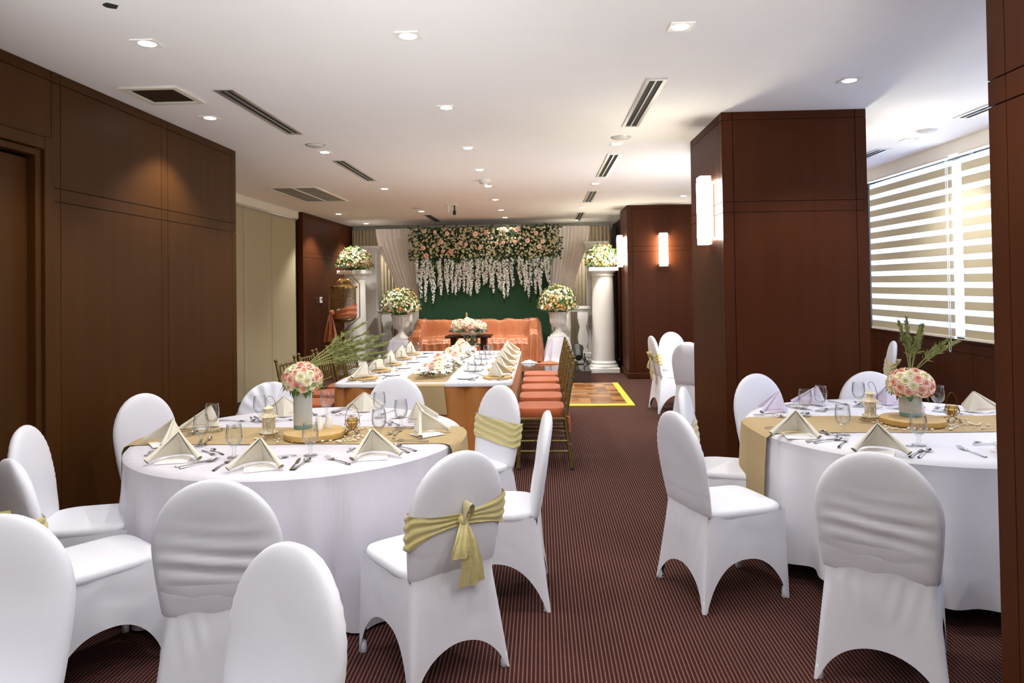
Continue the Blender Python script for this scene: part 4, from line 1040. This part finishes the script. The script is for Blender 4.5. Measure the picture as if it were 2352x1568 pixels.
# ------------------------------------------------------------------ dance floor
df = thing('dance_floor', 'oak parquet dance floor with yellow edging before the stage', 'dance floor', (0, 0, 0))
MB().box(-2.6, 9.36, .002, 1.13, 11.34, .016).build('base', M['groove'], df, False)
nx_, ny_ = 24, 13; sx_ = 3.72/nx_; sy_ = 1.97/ny_
tl = []
for k in range(2):
    m = MB()
    for q in range(4):
        a, b = -.5+q/4, -.5+(q+1)/4
        if k == 0: m.box(-sx_/2+.0008, a*sy_+.0008, 0, sx_/2-.0008, b*sy_-.0008, .006)
        else: m.box(a*sx_+.0008, -sy_/2+.0008, 0, b*sx_-.0008, sy_/2-.0008, .006)
    tl.append([m.mesh('parquet_tile', mm_, False) for mm_ in (M['parquet'], M['parquet2'], M['parquet3'])])
for i in range(nx_):
    for j in range(ny_):
        if i >= 12: inst('parquet_tile', random.choice(tl[(i+j) % 2]), df, (-2.595+sx_*(i+.5), 9.365+sy_*(j+.5), .0155))
MB().box(-2.7, 9.27, .001, 1.22, 9.36, .02, .004).build('edge_strip', M['yellow'], df, False)
MB().box(1.13, 9.36, .001, 1.22, 11.36, .02, .004).build('edge_strip', M['yellow'], df, False)
far = MB()
for i in range(12):
    for j in range(ny_):
        x_, y_ = -2.595+sx_*(i+.5), 9.365+sy_*(j+.5)
        for q in range(4):
            a, b = -.5+q/4, -.5+(q+1)/4
            if (i+j) % 2 == 0: far.box(x_-sx_/2+.0008, y_+a*sy_+.0008, .0155, x_+sx_/2-.0008, y_+b*sy_-.0008, .0215)
            else: far.box(x_+a*sx_+.0008, y_-sy_/2+.0008, .0155, x_+b*sx_-.0008, y_+sy_/2-.0008, .0215)
far.build('parquet_strips', M['parquet'], df, False, kind='stuff')
MB().box(-2.6, 10.33, .021, 1.13, 10.345, .0225).build('joint_strip', M['alu'], df, False)

# ------------------------------------------------------------------ stage
SZ = .2
st = thing('stage', 'low stage platform with dark marble tiles under the sofa', 'stage', (0, 0, 0))
MB().box(-3.15, 11.42, 0, .80, 14.6, SZ-.022).build('riser', M['stage_side'], st, False)
MB().box(-3.15, 11.42, SZ-.022, .80, 14.6, SZ-.012).build('joint_bed', M['marble_joint'], st, False)
ntx, nty = 12, 10; tx_ = 3.97/ntx; ty_ = 3.2/nty
tile = MB().box(-tx_/2+.002, -ty_/2+.002, 0, tx_/2-.002, ty_/2-.002, .012, .0015).mesh('marble_tile', M['marble'], False)
for i in range(ntx):
    for j in range(nty): inst('marble_tile', tile, st, (-3.16+tx_*(i+.5), 11.405+ty_*(j+.5), SZ-.0121))
# green wall + floral header
gw = thing('green_backdrop', 'dark green turf backdrop panel behind the orange sofa', 'backdrop', (0, 0, 0))
MB().box(-2.45, 13.90, SZ, .19, 13.94, 2.76).build('turf_panel', M['turf'], gw, False)
MB().box(-1.95, 13.86, 2.70, -.45, 13.895, 2.77).build('top_rail', M['satin'], gw, False)
random.seed(11)
hd = thing('floral_garland', 'wide garland of small cream flowers and peach roses hanging strands over the green backdrop', 'flower garland', (0, 0, 0))
def ragged(x): return 2.20+.06*noise.noise((x*3, 0, 0)), 2.76+.03*noise.noise((x*4, 5, 0))
fl = MB(); lv = MB()
for i in range(1250):
    x = random.uniform(-2.58, .36); lo, hi = ragged(x); z = random.uniform(lo-.02, hi)
    floret(fl, (x, 13.78+random.uniform(-.07, .05), z), (random.uniform(-.6, .6), -1, random.uniform(-.4, .6)), random.uniform(.018, .028))
for i in range(2300):
    x = random.uniform(-2.6, .4); lo, hi = ragged(x); z = random.uniform(lo-.05, hi+.03)
    leaf(lv, (x, 13.82+random.uniform(-.05, .05), z), (random.uniform(-1, 1), -.5, random.uniform(-1, .6)), (random.uniform(-.4, .4), -1, .2), random.uniform(.05, .09), .017)
fl.build('cream_flowers', M['petal'], hd, kind='stuff'); lv.build('leaves', M['leaf'], hd, kind='stuff')
bl = [(1002, 531), (979, 529), (1030, 535), (1016, 553), (999, 562), (975, 566), (1020, 574), (1038, 574), (981, 583), (1060, 555), (1073, 559), (1094, 537), (1104, 567), (1119, 533), (1142, 558), (1157, 557), (1159, 528), (1184, 556), (1188, 529), (1212, 554), (1232, 537), (1246, 556), (1238, 567)]
for (px, py) in bl:        # roses spread over the garland
    x = -2.45+(px-960)*.00873; z = 2.735-(py-526)*.0090
    rose(hd, (x, 13.70, z), (random.uniform(-.3, .3), -1, random.uniform(-.1, .4)), random.uniform(.06, .085), random.choice([0, 2, 0]))
# wisteria strands
strands = [(-2.46, 2.18, 1.66), (-2.37, 2.12, 1.38), (-2.33, 2.16, 1.45), (-2.26, 2.18, 1.30), (-2.21, 2.10, 1.50), (-2.13, 2.02, 1.28), (-2.02, 2.10, 1.42), (-1.99, 2.16, 1.62), (-1.90, 2.15, 1.46), (-1.83, 2.12, 1.60), (-1.76, 2.10, 1.48), (-1.66, 2.06, 1.44), (-1.60, 2.05, 1.52), (-1.53, 2.14, 1.50), (-1.47, 2.15, 1.46), (-1.42, 2.08, 1.62), (-1.36, 2.12, 1.42), (-1.27, 2.14, 1.46), (-1.21, 2.16, 1.48), (-1.15, 2.10, 1.62), (-1.06, 2.2, 1.66), (-.99, 2.16, 1.58), (-.93, 2.10, 1.46), (-.86, 2.12, 1.55), (-.81, 2.06, 1.52), (-.73, 2.13, 1.35), (-.66, 2.14, 1.40), (-.57, 2.14, 1.58), (-.44, 2.18, 1.62), (-.35, 2.12, 1.50), (-.29, 2.08, 1.36), (-.22, 2.10, 1.60), (-.13, 2.18, 1.44), (-.06, 2.16, 1.42), (.02, 2.1, 1.46), (.14, 2.16, 1.50), (.09, 2.18, 1.75)]
for (x, zt, zb) in strands:
    m = MB(); n = int((zt-zb)/.0068); ph = random.random()*6; dr = random.uniform(-.05, .05); wd = random.uniform(.85, 1.15)
    for i in range(n):
        s = i/n; w = .033*wd*(1-.55*s**3); v = rsph(); v.y = -abs(v.y)
        floret(m, (x+dr*s+.012*sin(s*7+ph)+v.x*w, 13.80+v.y*w, zt-(zt-zb)*s+v.z*.02), v+Vector((0, -.3, -.2)), random.uniform(.017, .026)*(1-.4*s**4), 4)
    m.tube([(x, 13.83, zt+.12), (x, 13.81, zt), (x+dr, 13.81, zb)], .003, 3)
    m.build('wisteria_strand', M['petal_w'], hd)
m = MB()
for i in range(150):
    x = random.uniform(-2.4, .3); leaf(m, (x, 13.80, random.uniform(2.0, 2.22)), (random.uniform(-.6, .6), -.3, -1), (0, -1, 0), random.uniform(.06, .11), .018)
m.build('trailing_leaves', M['leaf2'], hd, kind='stuff')
# drapes
def drape(name, label, xt, xb, zt, zb, y, folds, amp, matl, pinch=None, seed=1):
    m = MB()
    def fn(u, v):
        z = zt+(zb-zt)*v
        k = v if pinch is None else min(1, v/pinch)
        k = k*k*(3-2*k)
        a = xt[0]+(xb[0]-xt[0])*k; b = xt[1]+(xb[1]-xt[1])*k
        uu = u+.012*noise.noise((u*5, v*2, seed))
        yy = y-amp*sin(uu*folds*2*pi+seed+.8*sin(u*11))*(.55+.45*v)+.02*noise.noise((u*9, v*3, seed))
        return (a+(b-a)*u, yy, z)
    m.grid(fn, folds*10, 26); return tag(m.build(name, matl), label, 'curtain')
drape('drape', 'ivory drape swept aside beside the green backdrop, birdcage side', (-3.36, -2.40), (-2.86, -2.40), 2.80, SZ, 14.12, 11, .035, M['curtain'], .62, 2)
drape('drape', 'ivory drape swept aside beside the green backdrop, far pillar side', (.10, 1.0), (.10, .60), 2.80, SZ, 14.12, 11, .035, M['curtain'], .62, 5)
drape('sheer_curtain', 'taupe sheer curtain behind the white column by the birdcage', (-4.12, -2.3), (-4.12, -2.3), 2.87, .02, 15.1, 26, .04, M['curtain2'], None, 3)
drape('sheer_curtain', 'taupe sheer curtain behind the round white column by the far pillar', (-.2, 1.62), (-.2, 1.62), 2.87, .02, 15.1, 24, .04, M['curtain2'], None, 7)
m = MB(); m.grid(lambda u, v: (1.40+.03*sin(u*30)+.12*u, 13.15+1.6*u, 2.75*(1-v)+.01), 60, 6); tag(m.build('black_curtain', M['black']), 'black curtain between the round white column and the far pillar', 'curtain')
# white columns
def round_column(label, x, y, h, r=.205):
    t = thing('white_column', label, 'column', (x, y, 0))
    MB().box(-.27, -.27, 0, .27, .27, .09, .01).build('plinth', M['plaster'], t, False)
    MB().lathe([(.26, .09), (.265, .11), (.25, .14), (.225, .15), (.225, .16), (.235, .175), (.22, .2), (r, .21)], 32, cap=False).build('base', M['plaster'], t)
    MB().lathe([(r, .205), (r*.99, h*.5), (r*.94, h-.18), (r*.94, h-.16)], 32, cap=False).build('shaft', M['plaster'], t)
    MB().lathe([(r*.94, h-.165), (r*1.04, h-.155), (r*1.04, h-.14), (r*.98, h-.13), (r*.98, h-.11), (r*1.16, h-.09), (r*1.2, h-.07)], 32, cap=False).build('capital', M['plaster'], t)
    MB().box(-.265, -.265, h-.07, .265, .265, h, .006).build('cap', M['plaster'], t, False)
    return t
def square_column(label, x, y, h, w=.18):
    t = thing('white_column', label, 'column', (x, y, 0))
    MB().box(-w, -w, 0, w, w, h-.12, .01).build('shaft', M['plaster'], t, False)
    for i, (a, z0, z1) in enumerate(((.02, h-.14, h-.10), (.04, h-.10, h-.06), (.07, h-.06, h))): MB().box(-w-a, -w-a, z0, w+a, w+a, z1, .006).build('moulding' if i < 2 else 'cap', M['plaster'], t, False)
    MB().box(-w-.03, -w-.03, 0, w+.03, w+.03, .12, .008).build('base', M['plaster'], t, False)
round_column('round white column beside the far pillar and sconce, flower dome on top', 1.14, 12.93, 1.92)
round_column('round white column behind the birdcage, flower dome on top', -3.49, 12.95, 1.93)
square_column('tall square white column behind the birdcage column', -3.47, 14.02, 2.44)
square_column('tall square white column behind the round column by the far pillar', 1.10, 14.02, 2.46)
# balustrades
def balustrade(label, x0, x1, y, xs):
    t = thing('balustrade', label, 'balustrade', (0, y, 0)); z0 = SZ; zt = 1.19
    MB().box(x0, -.09, zt-.06, x1, .09, zt, .008).build('top_rail', M['plaster'], t, False)
    MB().box(x0+.03, -.06, zt-.10, x1-.03, .06, zt-.06).build('under_rail', M['plaster'], t, False)
    MB().box(x0, -.08, z0, x1, .08, z0+.09, .008).build('bottom_rail', M['plaster'], t, False)
    for xc in xs:
        prof = [(.095, .29), (.095, .36), (.07, .40), (.095, .52), (.10, .60), (.065, .76), (.062, .80), (.09, .90), (.085, .93), (.10, .94), (.10, 1.09)]
        poly = [(xc+w, z) for w, z in prof]+[(xc-w, z) for w, z in reversed(prof)]
        MB().prism(poly, -.05, .05).build('baluster', M['plaster'], t, True, 30)
balustrade('white balustrade behind the urn by the birdcage', -3.22, -2.42, 13.60, [-3.03, -2.62])
balustrade('white balustrade behind the urn by the far pillar', .30, .96, 13.60, [.43, .80])
# flower domes
def dome(label, loc, r, h, seed):
    random.seed(seed); t = thing('flower_dome', label, 'flower arrangement', loc, 0, 'domes of small flowers')
    a, b, c, l = MB(), MB(), MB(), MB()
    def pt():
        v = rsph(); v.z = abs(v.z) if random.random() < .8 else -abs(v.z)*.16; return v
    for i in range(620):
        v = pt(); k = noise.noise((v.x*2.2, v.y*2.2, v.z*2.2+seed)); rr = random.uniform(.86, 1.03)
        p = (v.x*r*rr, v.y*r*rr, v.z*h*rr)
        mb = b if k > .12 and random.random() < .75 else (c if random.random() < .2 else a)
        floret(mb, p, v+rsph()*.4, random.uniform(.022, .034))
    for i in range(520):
        v = pt(); rr = random.uniform(.72, .98); leaf(l, (v.x*r*rr, v.y*r*rr, v.z*h*rr), v+rsph()*.8, v+rsph()*.5, random.uniform(.05, .085), .015)
    l.grid(lambda u, v: (r*.72*cos(2*pi*u)*sin(pi*v), r*.72*sin(2*pi*u)*sin(pi*v), -h*.72*cos(pi*v)*(1 if v > .5 else .35)), 14, 8, True)
    a.build('cream_flowers', M['petal'], t, kind='stuff'); b.build('orange_flowers', M['petal_o'], t, kind='stuff'); c.build('white_flowers', M['petal_w'], t, kind='stuff'); l.build('leaves', M['leaf2'], t, kind='stuff')
    for i in range(7):
        v = rsph(); v.y = -abs(v.y); v.z = abs(v.z)*.9; rose(t, (v.x*r*.95, v.y*r*.95, v.z*h*.95), v, .075, 1)
    return t
dome('flower dome on the round column behind the birdcage', (-3.49, 12.95, 2.03), .335, .34, 51)
dome('flower dome on the round column beside the sconce', (1.13, 12.93, 2.0), .315, .37, 52)
dome('flower dome in the fluted urn by the birdcage', (-2.63, 12.95, 1.20), .375, .40, 53)
dome('flower dome in the fluted urn by the far pillar', (.31, 12.95, 1.20), .365, .42, 54)
def urn(label, x, y, z):
    t = thing('urn', label, 'urn', (x, y, z))
    MB().box(-.15, -.15, 0, .15, .15, .035, .008).build('plinth', M['plaster'], t, False)
    MB().lathe([(.14, .035), (.135, .05), (.10, .075), (.065, .11), (.052, .15), (.06, .175), (.07, .185)], 28, cap=False).build('foot', M['plaster'], t)
    MB().lathe([(.065, .185), (.11, .20), (.145, .24), (.155, .30), (.155, .38), (.165, .43)], 48, flute=.035, nf=16, cap=False).build('bowl', M['plaster'], t)
    MB().lathe([(.165, .428), (.185, .44), (.185, .46), (.15, .465), (.001, .44)], 32, cap=False).build('rim', M['plaster'], t)
urn('fluted white urn on draped plinth by the birdcage', -2.63, 12.95, .63); urn('fluted white urn on draped plinth by the far pillar', .31, 12.95, .65)
def draped_plinth(label, x, y, top, hw, matl, seed):
    m = MB()
    rows = [(0, top), (hw*.7, top), (hw*.97, top-.001), (hw, top-.012)]+[(None, j/10) for j in range(1, 11)]
    def fn(u, v):
        k = int(round(v*(len(rows)-1))); r, z = rows[k]; a = 2*pi*u; c, s = cos(a), sin(a); e = .45
        sq = Vector((math.copysign(abs(c)**e, c), math.copysign(abs(s)**e, s)))
        if r is None:
            t = z; f = .03*t*(sin(a*9+seed)+.6*sin(a*15+2*seed)); r = hw+.08*t+f+.05*max(0, t-.85)*4*abs(sin(a*5)); z = top-.012-(top-.012-SZ-.006)*t
        return (sq.x*r, sq.y*r, z)
    m.grid(fn, 120, len(rows)-1, True); tag(m.build('draped_plinth', matl, loc=(x, y, 0)), label, 'plinth')
draped_plinth('white draped plinth under the urn by the birdcage', -2.63, 12.95, .63, .2, M['satin_white'], 1); draped_plinth('white draped plinth under the urn by the far pillar', .31, 12.95, .65, .2, M['satin_white'], 4)
# sofa under orange satin
def sofa():
    x0, x1, y0, y1 = -2.44, -.01, 12.74, 13.56; NX, NY = 210, 70
    sm = lambda t: max(0, min(1, t))**2*(3-2*max(0, min(1, t)))
    def height(x, y):
        dx = min(x-x0, x1-x); s = .45
        back = .765*sm((y-13.20)/.10)
        arm = (.60+.16*sm((y-12.95)/.4))*sm((.30-dx)/.10)
        h = max(s, arm, back); mx = sorted((s, arm, back))
        h += .02*math.exp(-((mx[2]-mx[1])/.06)**2)
        h -= .09*sm(1-dx/.10)**2+.10*sm(1-(y1-y)/.12)**2+.10*sm(1-(y-y0)/.10)**2
        f = noise.noise((x*5+y*3, y*2.2-x*1.5, 0))*.022+noise.noise((x*12+y*8, y*5, 4))*.010
        f += .010*sin((x*16+y*22)+4*noise.noise((x*2, y*3, 1)))*(.5+.5*noise.noise((x*1.5, y*1.5, 7)))
        f += .016*(abs(noise.noise((x*7+y*9, y*6-x*3, 2)))-.25)+.009*(abs(noise.noise((x*17-y*13, y*11+x*5, 6)))-.25)
        return SZ+h+f
    t = thing('sofa', 'sofa draped in shiny orange satin before the green backdrop', 'sofa', (0, 0, 0))
    parts = {k: MB() for k in ('seat', 'backrest', 'arm', 'arm.R', 'skirt')}
    P = {}
    for j in range(NY+1):
        for i in range(NX+1):
            x = x0+(x1-x0)*i/NX; y = y0+(y1-y0)*j/NY; P[i, j] = (x, y, height(x, y))
    sub = {k: {} for k in parts}
    def put(k, key, p):
        d = sub[k]
        if key not in d: d[key] = len(parts[k].v); parts[k].v.append(p)
        return d[key]
    for j in range(NY):
        for i in range(NX):
            x = x0+(x1-x0)*(i+.5)/NX; y = y0+(y1-y0)*(j+.5)/NY
            k = 'arm' if x-x0 < .26 and y < 13.25 else 'arm.R' if x1-x < .26 and y < 13.25 else 'backrest' if y > 13.22 else 'seat'
            parts[k].f.append(tuple(put(k, q, P[q]) for q in ((i, j), (i+1, j), (i+1, j+1), (i, j+1))))
    border = [(i, 0) for i in range(NX+1)]+[(NX, j) for j in range(1, NY+1)]+[(i, NY) for i in range(NX-1, -1, -1)]+[(0, j) for j in range(NY-1, 0, -1)]
    nb = len(border); rows = 12; mb = parts['skirt']
    for r in range(rows+1):
        s = r/rows
        for k, q in enumerate(border):
            p = Vector(P[q]); i, j = q
            n = Vector(((1 if i == NX else -1 if i == 0 else 0), (1 if j == NY else -1 if j == 0 else 0), 0)).normalized()
            fo = (.026*sin(k*.5+2*noise.noise((k*.08, 0, 0)))+.018*noise.noise((k*.3, s*2, 5)))*s**.6+.05*s
            mb.v.append((p.x+n.x*fo, p.y+n.y*fo, p.z+(SZ+.015+.02*noise.noise((k*.1, 1, 1))-p.z)*s))
    for r in range(rows):
        for k in range(nb):
            k2 = (k+1) % nb; mb.f.append((r*nb+k, (r+1)*nb+k, (r+1)*nb+k2, r*nb+k2))
    for k, mb in parts.items(): mb.build(k.split('.')[0], M['satin'], t, sharp=None)
sofa()
def crumple(name, label, x, y, rx, ry, h, matl, seed):
    m = MB()
    m.grid(lambda u, v: (rx*(.15+.85*v)*cos(2*pi*u)*(1+.2*noise.noise((cos(2*pi*u)*2, sin(2*pi*u)*2, seed))) if v > 0 else 0, (ry*(.15+.85*v)*sin(2*pi*u)) if v > 0 else 0, h*(1-v)*(.6+.6*abs(noise.noise((u*9, v*5, seed))))+.004), 40, 8, True)
    tag(m.build(name, matl, loc=(x, y, SZ)), label, 'cloth')
crumple('crumpled_cloth', 'crumpled white cloth at the foot of the orange sofa', -.24, 12.64, .17, .05, .07, M['linen'], 3)
crumple('crumpled_cloth', 'orange satin spilling on the dark tiles before the draped plinth', .12, 12.52, .26, .08, .06, M['satin'], 8)
# coffee table, bouquet and bottle
ct = thing('coffee_table', 'dark wooden table before the sofa carrying the bouquet', 'table', (-1.27, 12.2, SZ))
MB().box(-.40, -.24, .515, .40, .24, .55, .008).build('tabletop', M['darkwood'], ct, False)
for sx in (-1, 1):
    MB().box(sx*.26-.05, -.16, .0, sx*.26+.05, .16, .515, .006).build('leg', M['darkwood'], ct, False)
random.seed(61)
bq = thing('rose_bouquet', 'white and pink bouquet with dark leaves on the table before the sofa', 'bouquet', (-1.27, 12.12, SZ+.552))
a, l = MB(), MB()
for cx, cz in ((-.10, .08), (.22, .10), (.08, .07), (-.2, .1), (.1, .17)):
    for i in range(70):
        v = rsph(); v.y = -abs(v.y); floret(a, (cx+v.x*.09, -.06+v.y*.08, cz+v.z*.08), v, .022)
for i in range(150):
    v = rsph(); v.z = abs(v.z)*.9-.25; leaf(l, (v.x*.26, v.y*.18, .12+v.z*.12), v+Vector((0, -.2, -.1)), (0, -.4, 1), random.uniform(.07, .12), .025)
for i in range(40): leaf(l, (random.uniform(-.05, .2), -.25, random.uniform(-.12, .04)), (random.uniform(-.5, .5), -.4, -.8), (0, -1, .3), .07, .022)
a.build('hydrangea', M['hydr'], bq, kind='stuff'); l.build('leaves', M['leaf'], bq, kind='stuff')
for i in range(24):
    th = i*2.39996; rr = math.sqrt((i+.5)/24); x = rr*.30*cos(th); z = .17+.12*sin(th)*rr
    rose(bq, (x, -.10-.10*(1-rr), z), (x*2, -1, .5+(z-.15)*3), random.uniform(.08, .105), random.choice([0, 1, 1, 0] if x < .05 else [1, 1, 1, 0]))
bt = thing('bottle', 'clear bottle with tan cap behind the bouquet', 'bottle', (-1.33, 12.37, SZ+.55))
MB().lathe([(.001, 0), (.04, 0), (.042, .01), (.042, .22), (.034, .26), (.016, .29), (.014, .33)], 16, cap=False).build('body', M['bottle'], bt)
MB().lathe([(.0155, .315), (.0165, .32), (.0165, .385), (.012, .388), (.001, .388)], 12, cap=False).build('cap', M['cork'], bt)
# birdcage on stand
bc = thing('birdcage', 'brass birdcage hanging in a hexagonal floor stand with orange sash', 'birdcage', (-3.55, 12.45, 0))
pole = MB(); pole.tube([(0, 0, .0), (0, 0, .72), (0, 0, .86)], .013, 8); pole.build('pole', M['brass'], bc)
MB().lathe([(.18, 0), (.18, .015), (.03, .03), (.02, .05)], 20).build('base', M['brass'], bc)
hexa = [(0, 0, .84), (-.28, 0, 1.08), (-.28, 0, 1.68), (-.10, 0, 1.88), (.10, 0, 1.88), (.28, 0, 1.68), (.28, 0, 1.08)]
MB().tube(hexa, .010, 6, closed=True).build('hexagon_frame', M['brass'], bc)
for s in (-1, 1): MB().tube([(s*(.05+.05*(1-q/24)*cos(q*.5)), 0, .82+.05*(1-q/24)*sin(q*.5)) for q in range(22)], .006, 5).build('scroll', M['brass'], bc)
MB().tube([(0, 0, 1.88), (.012, 0, 1.84), (0, 0, 1.80), (0, 0, 1.76)], .005, 6).build('hook', M['brass'], bc)
RC = .205; w = MB()
for k in range(44):
    a = 2*pi*k/44; c, s = cos(a), sin(a)
    w.tube([(c*RC, s*RC, 1.05), (c*RC, s*RC, 1.62)], .0042, 4)
    w.tube([(c*RC*.72, s*RC*.72, 1.66), (c*RC*.66, s*RC*.66, 1.72), (c*RC*.4, s*RC*.4, 1.765), (0, 0, 1.775)], .005, 4)
w.build('bars', M['brass'], bc, kind='stuff')
for z, r in ((1.05, RC), (1.25, RC), (1.42, RC), (1.62, RC), (1.66, RC*.74)): MB().tube([(r*cos(2*pi*q/30), r*sin(2*pi*q/30), z) for q in range(30)], .006, 5, closed=True).build('ring', M['brass'], bc)
MB().lathe([(RC+.02, 1.60), (RC+.018, 1.635), (RC*.72, 1.655)], 40, flute=.03, nf=20, cap=False).build('crown_band', M['brass'], bc)
MB().lathe([(.001, .98), (.10, .985), (.18, 1.02), (RC, 1.05), (.001, 1.055)], 28, cap=False).build('tray', M['brass'], bc)
m = MB(); m.grid(lambda u, v: ((RC+.012+.008*sin(v*14+3*sin(2*pi*u)))*cos(2*pi*u), (RC+.012+.008*sin(v*14+3*sin(2*pi*u)))*sin(2*pi*u), 1.07+.03*cos(2*pi*u)+(.17+.05*cos(2*pi*u))*v), 48, 12, True); sh = m.build('sash', M['satin'], bc)
MB().ball((-.17, -.19, 1.17), .055, 12, 8).build('knot', M['satin'], sh)
for dx, L in ((-.03, .50), (.05, .60)):
    m = MB(); m.grid(lambda u, v: (-.19+dx*v*1.6+(u-.5)*(.06+.10*v), -.22-.025*sin(u*8+v*3)*(.4+v)-.01, 1.16-L*v+.03*(u-.5)), 10, 12); m.build('tail', M['satin'], sh)
for x in (-.06, .09):
    o = thing('paper_ball', 'round white ball inside the birdcage, '+('nearer the sash knot' if x < 0 else 'nearer the white column'), 'ball', (-3.55+x, 12.36, 1.065), 0, 'white balls in the birdcage')
    MB().grid(lambda u, v: tuple(Vector((cos(2*pi*u)*sin(pi*v), sin(2*pi*u)*sin(pi*v), 1-cos(pi*v)))*(.085*(1+.05*noise.noise((cos(2*pi*u)*3, sin(2*pi*u)*3, v*6))))), 16, 10, True).build('body', M['gballs'], o)
    MB().tube([(.02*cos(q*.8), -.086+.0*q, .085+.02*sin(q*.8)) for q in range(8)], .004, 4).build('ridge', M['gballs'], o)
# stage spotlight, wall controls
sp = thing('stage_spotlight', 'black stage spotlight on the platform beside the draped plinth', 'spotlight', (.64, 12.35, SZ+.001))
mm = MB(); mm.m = Matrix.Translation((0, 0, .20)) @ Matrix.Rotation(radians(-62), 4, 'X'); mm.lathe([(.001, -.15), (.06, -.15), (.085, -.10), (.09, .10), (.105, .14), (.10, .14), (.085, .10), (.001, .09)], 20, cap=False); mm.build('body', M['dark'], sp)
MB().tube([(-.11, 0, .2), (-.115, .02, .08), (-.10, .04, .006), (.10, .04, .006), (.115, .02, .08), (.11, 0, .2)], .010, 6).build('yoke', M['dark'], sp)
MB().tube([(.08, .1, .1), (.14, .04, .02), (.16, -.02, .006)], .009, 6).build('leg', M['dark'], sp)
th = thing('thermostat', 'white thermostat on the far wood wall', 'thermostat', (-4.156, 12.97, 1.33))
MB().box(0, -.055, 0, .025, .055, .11, .006).build('case', M['white'], th, False); MB().box(.025, -.03, .05, .027, .03, .09).build('screen', M['duct'], th, False)
th = thing('light_switch', 'dark switch plate beside the thermostat', 'switch', (-4.156, 12.72, 1.33))
MB().box(0, -.045, 0, .01, .045, .10, .003).build('plate', M['duct'], th, False); MB().box(.01, -.02, .03, .014, .02, .07).build('rocker', M['dark'], th, False)
